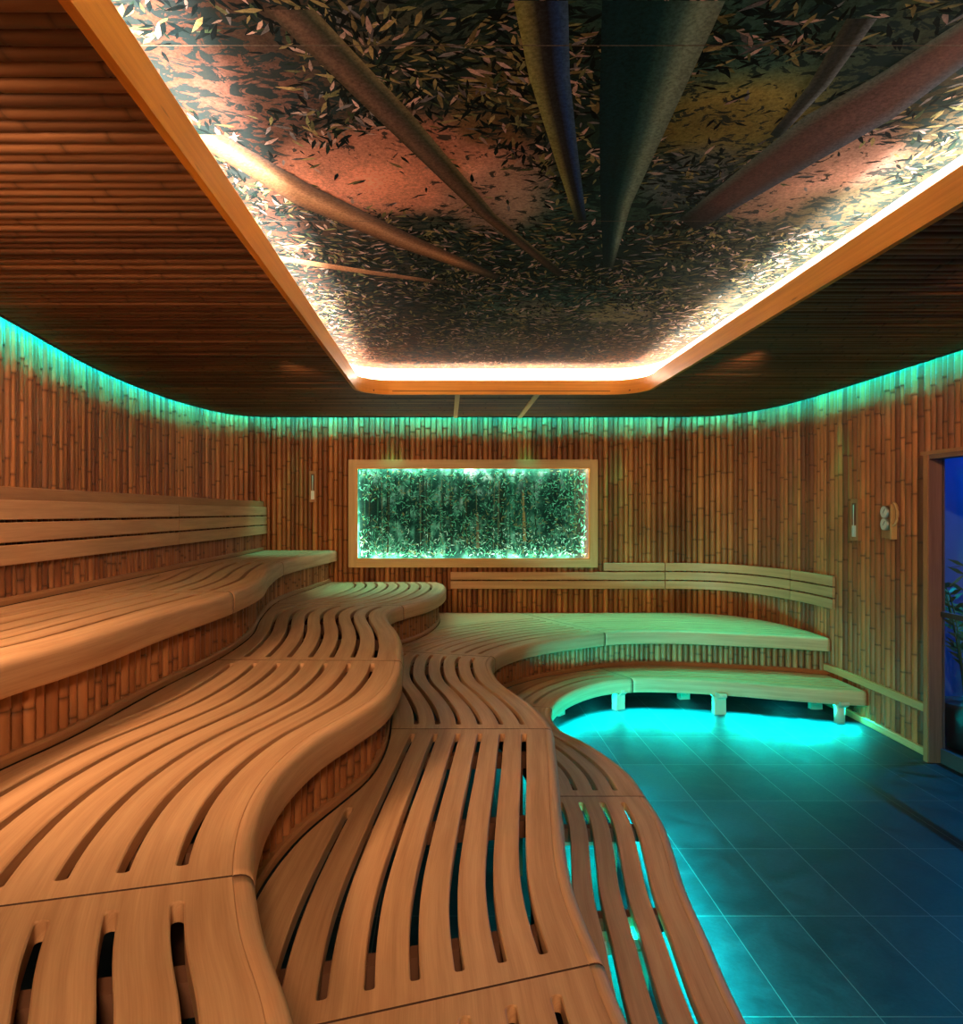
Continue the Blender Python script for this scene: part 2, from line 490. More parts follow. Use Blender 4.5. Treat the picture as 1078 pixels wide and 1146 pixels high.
floor = MB()
floor.box((-3.1, -1.4, -0.1), (6.0, 8.1, 0.0))
fl = struct('floor', floor, M['floor'], 'dark slate tile floor lit cyan beside the lowest bench')

def ribbon(path, side, z0, z1, th, mb=None, off=0.0, step=0.1, extra=()):
    """vertical slab following a path, front face at 'off' on side"""
    mb = mb or MB()
    n = max(2, int(path.len/step)); fr = []
    for k in range(n+1):
        u = path.len*k/n; p = path.at(u); t = path.tan(u, 0.04); nn = Vector((-t.y, t.x))*side
        fr.append((v3(p, 0), v3(nn, 0), Vector((0, 0, 1)), u))
    mb.sweep(fr, [(off-th, z0), (off, z0), (off, z1), (off-th, z1)], smooth=False)
    return mb
# travel: left path goes +Y so inward (+X) is to the right: side=-1 ; back goes +X, inward -Y: side -1 ; right goes -Y, inward -X : side -1
bk = ribbon(W_left, -1, 0, ZTOP, 0.10, off=-0.024)
wl = struct('wall_left', bk, M['backing'], 'curved left wall clad in upright bamboo canes')
c = clad(W_left, -1, 1.80, ZTOP, 0.056, s0=0.0, s1=W_left.len-0.16, inset=CANT-0.005)
clad(W_left, -1, 1.25, ZTOP, 0.056, s0=W_left.len-0.16, inset=CANT-0.005, mb=c)
o = c.build('bamboo_cladding', M['bamboo'], wl, auto='keep')
bk = ribbon(W_back, -1, 0, ZTOP, 0.10, off=-0.024)
wb = struct('wall_back', bk, M['backing'], 'back wall clad in upright bamboo canes around the lit picture')
c = clad(W_back, -1, 0.0, ZTOP, 0.056, inset=CANT-0.005, gap=(-1.085, 1.685, CAMZ-0.60, CAMZ+0.565))
c.build('bamboo_cladding', M['bamboo'], wb, auto='keep')
bk = ribbon(W_right, -1, 0, ZTOP, 0.045, off=-0.024)
wr = struct('wall_right', bk, M['backing'], 'curved right wall of upright bamboo canes running to the glass door')
c = clad(W_right, -1, 0.0, ZTOP, 0.06, inset=CANT-0.005)
c.build('bamboo_cladding', M['bamboo'], wr, auto='keep')
bk = ribbon(W_right2, -1, 0, ZTOP, 0.10, off=-0.024)
bk.box((3.475, 3.60, 2.17), (3.58, 4.95, ZTOP))
wr2 = struct('wall_right', bk, M['backing'], 'bamboo wall on the near side of the glass door')
c = clad(W_right2, -1, 0.0, ZTOP, 0.06, inset=CANT-0.005)
door_line = Curve([(3.45, 4.95), (3.42, 3.62)], 0.1, 0)
clad(door_line, -1, 2.17, ZTOP, 0.06, inset=CANT-0.005, mb=c)
c.build('bamboo_cladding', M['bamboo'], wr2, auto='keep')
bk = MB(); bk.box((-2.4, -1.32, 0), (3.5, -1.22, ZTOP+0.2))
wf = struct('wall_front', bk, M['trimw'], 'plain timber wall behind the viewpoint')

# ------------------------------------------------------------------ ceiling: outline, opening, canes
edge_l = W_left.offset(0.092, -1); edge_b = [Vector((x, WALLY-0.092)) for x in (-1.9, 0, 2.2)]
edge_r = W_rup.offset(0.092, -1)
outline = [p for p in edge_l.P if p.y < WALLY-0.093]+edge_b+[p for p in edge_r.P if p.x > 2.21]
def rrect(x0, y0, x1, y1, r, n=10):
    out = []
    for cx, cy, a0 in ((x1-r, y1-r, 0), (x0+r, y1-r, PI/2), (x0+r, y0+r, PI), (x1-r, y0+r, 3*PI/2)):
        for k in range(n+1):
            a = a0+PI/2*k/n; out.append(Vector((cx+r*math.cos(a), cy+r*math.sin(a))))
    return out
OX0, OX1, OY0, OY1 = -0.767, 1.735, -0.75, 6.15
hole = rrect(OX0, OY0, OX1, OY1, 0.30)
hole_out = rrect(OX0-0.026, OY0-0.026, OX1+0.026, OY1+0.026, 0.326)
def spans(poly, y):
    xs = []
    n = len(poly)
    for i in range(n):
        a, b = poly[i], poly[(i+1) % n]
        if (a.y > y) != (b.y > y): xs.append(a.x+(y-a.y)/(b.y-a.y)*(b.x-a.x))
    return sorted(xs)
ce = MB(); slab = MB()
y = -1.18
while y < WALLY-0.10:
    h = random.uniform(0.053, 0.067)
    if y+h > WALLY-0.094: h = WALLY-0.094-y
    if h < 0.012: break
    yc = y+h/2
    so = spans(outline, yc)
    if len(so) >= 2:
        iv = [(so[0], so[-1])]
        sh = spans(hole_out, yc)
        if len(sh) >= 2: iv = [(so[0], sh[0]+0.012), (sh[-1]-0.012, so[-1])]
        for (a, b) in iv:
            if b-a < 0.03: continue
            jz = random.uniform(-0.003, 0.004)
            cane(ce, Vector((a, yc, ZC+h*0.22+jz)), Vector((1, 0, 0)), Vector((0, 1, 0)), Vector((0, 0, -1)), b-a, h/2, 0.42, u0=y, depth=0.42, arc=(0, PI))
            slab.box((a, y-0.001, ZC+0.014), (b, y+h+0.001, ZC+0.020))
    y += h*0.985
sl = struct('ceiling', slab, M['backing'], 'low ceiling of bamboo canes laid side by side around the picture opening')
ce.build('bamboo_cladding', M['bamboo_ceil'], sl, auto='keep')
# edge board of the ceiling along the light gap, and closed top of the gap
for nm, pth in (('left', edge_l), ('right', edge_r), ('back', Curve([(-1.98, WALLY-0.092), (2.2, WALLY-0.092)], 0.1, 0))):
    m_ = ribbon(pth, -1, ZC-0.004, ZC+0.018, 0.012, off=0.012)
    ribbon(pth, -1, ZC+0.021, ZTOP, 0.012, off=0.10, mb=m_)
    o = struct('trim_'+{'left': '1', 'back': '2', 'right': '3'}[nm], m_, M['backing'], 'ceiling edge board along the %s wall light gap' % nm)
for nm, pth in (('left', W_left), ('right', W_rup), ('back', W_back)):
    m_ = ribbon(pth, -1, ZTOP-0.002, ZTOP+0.02, 0.24, off=0.21)
    o = struct('trim_'+{'left': '4', 'back': '5', 'right': '6'}[nm], m_, M['gaptop'], 'closed top of the light gap over the %s wall' % nm)
# LED strips over the walls
for nm, pth in (('left', W_left), ('back', W_back), ('right', W_rup)):
    m_ = MB(); n = int(pth.len/0.12); fr = []
    for k in range(n+1):
        u = pth.len*k/n; p = pth.at(u); t = pth.tan(u, 0.04); nn = Vector((-t.y, t.x))*-1
        fr.append((v3(p, 0), v3(nn, 0), Vector((0, 0, 1)), u))
    m_.sweep(fr, [(0.124, ZTOP-0.022), (0.132, ZTOP-0.022), (0.132, ZTOP-0.012), (0.124, ZTOP-0.012)], smooth=False)
    tag(m_.build('led_strip', M['led_cove']), 'green light strip hidden in the gap along the top of the %s bamboo wall' % nm, 'light', 'green light strips above the walls')
# pale strips on the ceiling between the opening and back wall
for xx, lab in ((0.097, 'left one, nearer the middle of the picture frame'), (0.81, 'right one, nearer the right corner of the opening')):
    m_ = MB(); m_.box((xx-0.022, OY1+0.03, ZC-0.012), (xx+0.022, WALLY-0.10, ZC+0.01))
    tag(m_.build('ceiling_batten', M['framew']), 'pale batten across the ceiling canes, '+lab, 'batten', 'pale ceiling battens')

# the lit picture overhead -----------------------------------------
ZM = CAMZ+1.30
mural = thing('ceiling_light_box', 'large ceiling light box in an orange pine frame showing a bamboo canopy from below', 'light box', (0.48, 3.0, ZM))
def loop_frames(poly):
    n = len(poly); fr = []; u = 0
    for i in range(n+1):
        p = poly[i % n]; a = poly[(i-1) % n]; b = poly[(i+1) % n]
        t = (b-a).normalized(); nn = Vector((t.y, -t.x))   # outward for ccw
        fr.append((v3(p, 0), v3(nn, 0), Vector((0, 0, 1)), u)); u += (poly[(i+1) % n]-p).length
    return fr
m_ = MB(); m_.sweep(loop_frames(hole), [(0, ZC-0.012), (0.026, ZC-0.012), (0.026, CAMZ+1.168), (0, CAMZ+1.168)], smooth=False, caps=False)
m_.build('picture_frame', M['pine'], mural)
CV = 0.14
m_ = MB(); m_.sweep(loop_frames(hole), [(0.026, ZC+0.045), (CV, ZC+0.045), (CV, ZM+0.01), (CV+0.02, ZM+0.01), (CV+0.02, ZC+0.03), (0.026, ZC+0.03)], smooth=False, caps=False)
m_.build('cove', M['cove'], mural)
m_ = MB(); m_.sweep(loop_frames(hole), [(CV-0.010, CAMZ+1.205), (CV-0.002, CAMZ+1.205), (CV-0.002, CAMZ+1.228), (CV-0.010, CAMZ+1.228)], smooth=False, caps=False)
m_.build('led_strip', M['led_mural'], mural)
m_ = MB(); m_.sweep(loop_frames(hole), [(0.062, CAMZ+1.125), (0.078, CAMZ+1.125), (0.078, CAMZ+1.131), (0.062, CAMZ+1.131)], smooth=False, caps=False)
m_.build('led_strip', M['led_mural2'], mural)

def s2l(c): return tuple(((x/255)/12.92 if x/255 <= 0.04045 else ((x/255+0.055)/1.055)**2.4) for x in c)
def m_px(x, y):   # photo position -> point of the picture plane (its real place overhead)
    Z = 1.30*FPX/(573-y); return ((x-500)/FPX*Z, Z)
def px_m(X, Y): return (500+X/Y*FPX, 573-1.30*FPX/Y) if Y > 0.8 else (500+X/0.8*FPX, 573-1.30*FPX/0.8)
clouds = [(m_px(470, 195), 0.42, 0.36, (205, 150, 135), 1.0), (m_px(385, 205), 0.26, 0.3, (205, 150, 135), 0.95), (m_px(560, 225), 0.24, 0.34, (150, 130, 125), 0.8),
          (m_px(925, 190), 0.24, 0.26, (185, 150, 145), 0.9), (m_px(860, 225), 0.2, 0.25, (165, 130, 120), 0.7), (m_px(830, 125), 0.28, 0.30, (120, 115, 65), 0.95),
          (m_px(600, 350), 0.25, 0.3, (120, 110, 100), 0.6), (m_px(690, 350), 0.25, 0.3, (150, 140, 110), 0.6), (m_px(560, 120), 0.15, 0.2, (130, 110, 70), 0.7),
          (m_px(770, 200), 0.2, 0.25, (95, 100, 115), 0.6), (m_px(290, 110), 0.22, 0.22, (110, 80, 75), 0.5)]
def mur_base(X, Y):
    n = noise.fractal(Vector((X*1.5, Y*1.5, 3.1)), 1.0, 2.0, 4)
    base = Vector((34, 62, 60))
    left = max(0, min(1, (0.25-X)/0.9)); base = base.lerp(Vector((64, 46, 40)), left)
    rgt = max(0, min(1, (X-0.9)/0.8)); base = base.lerp(Vector((80, 62, 44)), rgt*0.7)
    far = max(0, min(1, (Y-4.2)/1.8)); base = base.lerp(Vector((86, 52, 36)), far*0.8)  # redder to the right and far end, partly strip glow put into the colour
    for (c, rx, ry, col, s) in clouds:
        d = ((X-c[0])/rx)**2+((Y-c[1])/ry)**2+n*0.8
        k = s*max(0, min(1, 1.35-d))
        base = base.lerp(Vector(col), k)
    return base*(1+n*0.45)
mm = MB()
mx0, mx1, my0, my1 = OX0-CV, OX1+CV, OY0-CV, OY1+CV
nx, ny = 90, 220
gr = []
for j in range(ny+1):
    row = []
    for i in range(nx+1):
        X = mx0+(mx1-mx0)*i/nx; Y = my0+(my1-my0)*j/ny
        row.append(mm.vert((X, Y, ZM), (X, Y), s2l([max(0, min(255, q)) for q in mur_base(X, Y)])))
    gr.append(row)
for j in range(ny):
    for i in range(nx): mm.face([gr[j][i], gr[j+1][i], gr[j+1][i+1], gr[j][i+1]])
NBASE = len(mm.f)
def m_poly(pts, cols, z):
    ids = [mm.vert((p[0], p[1], z), (p[0], p[1]), s2l(c)) for p, c in zip(pts, cols)]
    mm.face(ids)
def inside(p, mgn=0.01): return mx0+mgn < p[0] < mx1-mgn and my0+mgn < p[1] < my1-mgn
leafcols = [((14, 26, 27), 0.46), ((26, 44, 36), 0.14), ((142, 128, 84), 0.12), ((190, 158, 146), 0.10), ((112, 114, 74), 0.08), ((112, 110, 112), 0.06), ((60, 76, 52), 0.04)]
def mleaf(X, Y, L, W, a, col, z):
    d = Vector((math.cos(a), math.sin(a))); n = Vector((-d.y, d.x)); p = Vector((X, Y))
    bend = random.uniform(-0.25, 0.25)*L
    pts = [p, p+d*L*0.3+n*(W+bend*0.3), p+d*L*0.65+n*(W*0.7+bend*0.7), p+d*L+n*bend, p+d*L*0.65+n*(-W*0.7+bend*0.7), p+d*L*0.3+n*(-W+bend*0.3)]
    if all(inside(q) for q in pts):
        k = random.uniform(0.75, 1.2); m_poly(pts, [tuple(min(255, x*k) for x in col)]*6, z)
rl = random.Random(11)
for k in range(34000):
    X = rl.uniform(mx0, mx1); Y = rl.uniform(1.2, my1) if rl.random() < 0.92 else rl.uniform(my0, 1.3)
    dens = 0.62+noise.noise(Vector((X*2.2, Y*2.2, 9)))*1.2
    if rl.random() > dens: continue
    cl_ = 0
    for (c, rx, ry, col, s) in clouds[:6]:
        if ((X-c[0])/rx)**2+((Y-c[1])/ry)**2 < 0.8: cl_ = 1
    if cl_ and rl.random() < 0.93: continue
    r = rl.random(); acc = 0
    warm = noise.noise(Vector((X*1.3, Y*1.3, 20)))
    for col, p in leafcols:
        acc += p*(1.0 if True else 0)
        if r < acc: break
    col = Vector(col)
    if Y > 4.6: col = col.lerp(Vector((120, 72, 50)), min(0.6, (Y-4.6)*0.4))  # far leaves reddened too, partly strip glow put into their colour
    random.seed(k)
    s = rl.uniform(0.45, 1.05)
    mleaf(X, Y, 0.075*s, 0.0085*s, noise.noise(Vector((X*3, Y*3, 2)))*5+rl.uniform(-0.9, 0.9)+(PI if rl.random() < 0.5 else 0), tuple(col), ZM-0.0003-0.00000003*k)
random.seed(21)
def trunk(L, R, cols, z, n=40):
    """L, R : photo polylines of the two edges; cols: colour stops across"""
    LW = resample([m_px(*p) for p in L], 0.01); RW = resample([m_px(*p) for p in R], 0.01)
    K = len(cols)
    rows = []
    for j in range(n+1):
        a = LW[int(j/n*(len(LW)-1))]; b = RW[int(j/n*(len(RW)-1))]
        row = []
        for i, c_ in enumerate(cols):
            q = a.lerp(b, i/(K-1)); q = Vector((min(mx1-0.004, max(mx0+0.004, q.x)), q.y))
            fade = max(0.0, (j/n-0.82)/0.18); c2 = (Vector(c_)*1.25).lerp(Vector((28, 40, 38)), fade*0.8)
            row.append(mm.vert((q.x, q.y, z), (q.x, q.y), s2l(c2)))
        rows.append(row)
    for j in range(n):
        for i in range(K-1): mm.face([rows[j][i], rows[j][i+1], rows[j+1][i+1], rows[j+1][i]])
trunk([(296, 10), (425, 135), (535, 240), (625, 310)], [(352, 10), (462, 128), (555, 240), (633, 306)], [(56, 48, 36), (84, 64, 52), (66, 52, 44), (44, 48, 38), (92, 84, 60)], ZM-0.0017)
trunk([(205, 150), (330, 228), (450, 278), (555, 313)], [(250, 150), (345, 205), (460, 262), (560, 308)], [(70, 50, 36), (120, 86, 60), (150, 112, 82), (98, 72, 54), (60, 52, 48)], ZM-0.0019)
trunk([(270, 285), (400, 305), (500, 318)], [(270, 279), (400, 300), (500, 315)], [(120, 84, 60), (150, 108, 78)], ZM-0.0019)
trunk([(575, 0), (592, 85), (622, 180), (645, 250)], [(636, 0), (638, 85), (648, 180), (657, 248)], [(110, 112, 62), (96, 94, 60), (38, 36, 34), (24, 26, 32), (30, 52, 96), (50, 74, 100)], ZM-0.0019)
trunk([(674, 0), (671, 120), (672, 220), (675, 298)], [(812, 0), (752, 130), (706, 230), (686, 300)], [(8, 30, 34), (10, 34, 38), (9, 32, 35), (14, 42, 44), (48, 74, 70), (104, 122, 108), (86, 100, 90)], ZM-0.0021)
trunk([(1080, 20), (985, 82), (900, 130), (760, 245)], [(1110, 50), (1000, 132), (915, 180), (780, 258)], [(70, 78, 70), (66, 46, 40), (72, 50, 46), (64, 46, 42), (60, 66, 76)], ZM-0.0017)
trunk([(948, 20), (905, 95), (862, 150)], [(982, 20), (928, 95), (872, 155)], [(60, 60, 50), (36, 38, 38), (44, 44, 40), (100, 104, 110)], ZM-0.0016)
# seams of the printed panels
for yy in (1.3*FPX/(573-50), 1.3*FPX/(573-247), 4.27, 5.4, 0.75, -0.4):
    mm.face([mm.vert((mx0, yy-0.002, ZM-0.0024), (0, 0), s2l((96, 84, 72))), mm.vert((mx1, yy-0.002, ZM-0.0024), (0, 0), s2l((96, 84, 72))),
             mm.vert((mx1, yy+0.002, ZM-0.0024), (0, 0), s2l((96, 84, 72))), mm.vert((mx0, yy+0.002, ZM-0.0024), (0, 0), s2l((96, 84, 72)))])
mm.mi = [1 if len(f) != 4 or i >= NBASE else 0 for i, f in enumerate(mm.f)]
mm.build('printed_canopy', [M['mural'], M['mural2']], mural)
bx = MB(); bx.box((mx0-0.02, my0-0.02, ZM+0.002), (mx1+0.02, my1+0.02, ZM+0.03)); bx.build('back_panel', M['backing'], mural)

# ------------------------------------------------------------------ lit picture on the back wall
WX0, WX1, WZ0, WZ1 = -1.098, 1.690, CAMZ-0.62, CAMZ+0.585
pic = thing('wall_light_box', 'glowing green forest picture in a pale wooden frame on the back wall', 'light box', (0.3, WALLY, (WZ0+WZ1)/2))
YF = WALLY-0.055
def ringframe(x0, x1, z0, z1, wd, y0, y1, mat, name, par):
    m = MB()
    m.box((x0, y0, z0), (x0+wd, y1, z1), uvax=2); m.box((x1-wd, y0, z0), (x1, y1, z1), uvax=2)
    m.box((x0+wd, y0, z0), (x1-wd, y1, z0+wd), uvax=0); m.box((x0+wd, y0, z1-wd), (x1-wd, y1, z1), uvax=0)
    return m.build(name, mat, par)
ringframe(WX0, WX1, WZ0, WZ1, 0.088, YF, WALLY+0.022, M['framew'], 'outer_frame', pic)
ringframe(WX0+0.0885, WX1-0.0885, WZ0+0.0885, WZ1-0.0885, 0.012, YF+0.004, YF+0.016, M['pine'], 'inner_frame', pic)
px0, px1, pz0, pz1 = WX0+0.088, WX1-0.088, WZ0+0.088, WZ1-0.088
YP = WALLY+0.018
fm = MB(); nx, nz = 240, 100; rows = []
def for_base(X, Z):
    n = noise.fractal(Vector((X*9, Z*7, 1.7)), 0.9, 2.1, 5); n2 = noise.noise(Vector((X*1.6, Z*2, 5)))
    vz = (Z-pz0)/(pz1-pz0)
    c = Vector((28, 88, 68)).lerp(Vector((84, 148, 122)), max(0, min(1, 0.35+n*1.1)))
    c = c.lerp(Vector((12, 38, 32)), max(0, min(0.85, 0.25+n2*0.9-n)))
    if n > 0.2 and vz > 0.55: c = c.lerp(Vector((165, 160, 175)), min(0.6, (n-0.2)*2.6*(vz-0.45)))
    vn = noise.fractal(Vector((X*7, Z*0.9, 40)), 0.9, 2.1, 3)
    c = c.lerp(Vector((10, 30, 24)), max(0, min(0.8, vn*1.8)))
    c = c.lerp(Vector((12, 30, 24)), max(0, min(0.45, (X-0.75)*1.2))) if X < 1.35 else c.lerp(Vector((12, 30, 24)), 0.45)
    if X > 1.35: c = c.lerp(Vector((70, 40, 30)), min(0.7, (X-1.35)*3))
    return c
for j in range(nz+1):
    row = []
    for i in range(nx+1):
        X = px0+(px1-px0)*i/nx; Z = pz0+(pz1-pz0)*j/nz
        row.append(fm.vert((X, YP, Z), (X, Z), s2l([max(0, min(255, q)) for q in for_base(X, Z)])))
    rows.append(row)
for j in range(nz):
    for i in range(nx): fm.face([rows[j][i], rows[j][i+1], rows[j+1][i+1], rows[j+1][i]])
rf = random.Random(5)
def fpoly(pts, col, y):
    if all(px0+.01 < p[0] < px1-.01 and pz0+.01 < p[1] < pz1-.01 for p in pts):
        fm.face([fm.vert((p[0], y, p[1]), p, s2l(col)) for p in pts])
for k in range(46):
    x = rf.uniform(px0+0.05, px1-0.05); wd = rf.choice((0.006, 0.01, 0.014, 0.02)); ln = rf.uniform(-0.03, 0.03)
    zt = pz1-0.03-rf.random()*0.15; zb = pz0+0.05+rf.random()*0.2
    col = rf.choice(((16, 30, 22), (40, 50, 34), (70, 84, 60), (30, 70, 50), (20, 44, 30)))
    fpoly([(x, zb), (x+wd, zb), (x+wd+ln, zt), (x+ln, zt)], col, YP-0.001-k*0.00001)
fpoly([(0.86, pz0+0.2), (0.90, pz0+0.2), (0.87, pz1-0.25), (0.85, pz1-0.25)], (110, 104, 62), YP-0.002)
fpoly([(0.33, pz0+0.12), (0.37, pz0+0.12), (0.355, pz1-0.5), (0.335, pz1-0.5)], (92, 90, 62), YP-0.002)
for k in range(5500):
    x = rf.uniform(px0+0.03, px1-0.03); z = pz0+0.03+(pz1-pz0-0.06)*(rf.random()**1.2)
    if noise.noise(Vector((x*4, z*3, 8))) > 0.25+0.3*rf.random(): continue
    a = rf.uniform(0, 2*PI); L = rf.uniform(0.02, 0.06); W = L*0.12
    vz = (z-pz0)/(pz1-pz0)
    col = rf.choice(((44, 124, 92), (84, 158, 126), (18, 52, 40), (12, 40, 32), (60, 138, 104), (140, 195, 170) if vz < 0.35 else (24, 60, 46), (30, 84, 64), (90, 100, 60)))
    d = (math.cos(a), math.sin(a))
    fpoly([(x, z), (x+d[0]*L*.4-d[1]*W, z+d[1]*L*.4+d[0]*W), (x+d[0]*L, z+d[1]*L), (x+d[0]*L*.4+d[1]*W, z+d[1]*L*.4-d[0]*W)], col, YP-0.0025-k*0.0000002)
fm.build('printed_forest', M['forest'], pic)
m_ = MB(); LW = 0.008; ya, yb = YF+0.020, YF+0.032
for (a, b) in (((px0, ya, pz0), (px0+LW, yb, pz1)), ((px1-LW, ya, pz0), (px1, yb, pz1)),
               ((px0+LW, ya, pz0), (px1-LW, yb, pz0+LW)), ((px0+LW, ya, pz1-LW), (px1-LW, yb, pz1))):
    m_.box(a, b)
m_.build('led_strip', M['led_win'], pic)

# ------------------------------------------------------------------ benches
def world(px, py, drop):
    Z = drop*FPX/(py-573); return ((px-500)/FPX*Z, Z)
T4 = [(-1.32, -1.15), (-1.33, 0.0), (-1.32, 1.2)]+[world(a, b, 0.43) for a, b in ((0, 738), (95, 713), (191, 683), (262, 662), (293, 649), (302, 638.5), (317, 629))]+[(-1.38, 6.5), (-1.31, 7.05), (-1.23, 7.79)]
T3 = [(0.12, -1.15), (0.08, -0.2), (-0.06, 0.55)]+[world(a, b, 0.784) for a, b in ((329, 1124), (298, 1043), (285, 975), (285, 949), (289, 922), (302, 887), (324, 856), (359, 825), (399, 801), (430, 781), (447.7, 757), (451, 737), (451, 719.4), (445.5, 706), (436.7, 695), (433.5, 688), (439, 682), (456.5, 676.6), (478.6, 671), (495, 663))]+[(-0.005, 7.25), (-0.03, 7.55), (-0.10, 7.79)]
T2 = [(0.74, -1.15), (0.70, -0.2), (0.58, 0.6), (0.46, 1.2)]+[world(a, b, 1.13) for a, b in ((698, 1125), (677, 1071.6), (653, 1019), (638, 972), (629, 905), (626, 868), (622, 834), (619, 814), (606.6, 796.7), (584.5, 779), (562, 763.6), (552, 749), (551, 739), (562, 730.5), (589, 721.6), (624, 715), (660, 710.6), (691.5, 707.2), (754.6, 706.6), (817.7, 708.8), (881, 711.5))]+[(3.435, 6.20)]
T1 = [(1.15, -1.15), (1.05, -0.2), (0.92, 0.7), (0.87, 1.4)]+[world(a, b, 1.47) for a, b in ((829.6, 1125), (793.5, 1046), (770, 995.7), (754.6, 949), (743, 918), (725, 890.7), (708, 867), (688, 850), (657, 830), (630, 816.7), (620, 806), (617, 795), (625, 783.7), (645.6, 772), (676.7, 763), (709, 760), (754.6, 760.4), (817.7, 763.6), (881, 768.6), (928, 771.8))]+[(3.435, 5.66)]
FR = {1: Curve(T1, 0.02, 10), 2: Curve(T2, 0.02, 10), 3: Curve(T3, 0.02, 10), 4: Curve(T4, 0.02, 10)}
# direction of the seams (towards the wall), keyed by front position
KEYS = {4: [((-1.3, 0), (-1, 0)), ((-1.15, 3.75), (-1, -0.03)), ((-1.3, 7.7), (-1, 0))],
        3: [((0.1, -1.15), (-1, 0)), ((-0.4, 0.9), (-0.96, -0.24)), ((-0.42, 1.513), (-0.965, -0.26)), ((-0.234, 3.68), (-1, 0.02)), ((-0.33, 5.87), (-0.99, 0.12)), ((-0.03, 7.5), (-1, 0))],
        2: [((0.74, -1.15), (-1, 0)), ((0.45, 1.0), (-0.95, -0.3)), ((0.39, 1.75), (-0.95, -0.3)), ((0.558, 3.64), (-1, 0)), ((0.35, 5.42), (-0.96, 0.28)), ((1.44, 6.6), (-0.45, 0.89)), ((2.3, 6.66), (0.0, 1)), ((3.4, 6.25), (0.0, 1))],
        1: [((0.9, 1.5), (-0.98, -0.2)), ((1.04, 3.59), (-1, 0)), ((0.78, 5.15), (-0.98, 0.15)), ((1.66, 6.18), (-0.42, 0.9)), ((2.5, 5.9), (0, 1)), ((3.4, 5.7), (0.0, 1))]}
def dir_fn(t):
    F = FR[t]; ks = [(F.nearest(p), math.atan2(d[1], d[0]) % (2*PI)) for p, d in KEYS[t]]
    ks.sort()
    def f(u):
        if u <= ks[0][0]: a = ks[0][1]
        elif u >= ks[-1][0]: a = ks[-1][1]
        else:
            for i in range(len(ks)-1):
                if ks[i][0] <= u <= ks[i+1][0]:
                    q = (u-ks[i][0])/(ks[i+1][0]-ks[i][0]); q = q*q*(3-2*q)*0.6+q*0.4
                    a = ks[i][1]*(1-q)+ks[i+1][1]*q; break
        return Vector((math.cos(a), math.sin(a)))
    return f
RISER = {i: FR[i].offset(0.088, 1) for i in (2, 3, 4)}
ROFF = {i: FR[i].offset(0.062, 1) for i in (2, 3, 4)}   # front of the riser's foot trim
# extend riser ends so that rays always meet them
backW = [Vector((-3.0, WALLY-0.008)), Vector((2.2, WALLY-0.008))]
wallR = [p for p in W_right.offset(0.012, -1).P]
ledge = [Vector((-2.015, -1.3)), Vector((-2.02, 4.0)), Vector((-2.045, 9))]
BOUND = {4: [ledge, backW], 3: [ROFF[4].P, backW], 2: [ROFF[3].P, backW, wallR], 1: [ROFF[2].P, wallR]}
def vmax_fn(t):
    D = dir_fn(t); F = FR[t]; cache = {}
    def f(u):
        k = round(u, 4)
        if k not in cache:
            p = F.at(u); d = D(u)
            hs = [h for h in (ray_hit(p, d, b) for b in BOUND[t]) if h is not None]
            cache[k] = max(0.07, min(hs)) if hs else 0.5
        return cache[k]
    return f

SLOT_R = 0.0125
def nperp(t, u, D):
    tt = FR[t].tan(u, 0.05); n = Vector((-tt.y, tt.x)); return max(0.45, abs(n.dot(D(u))))

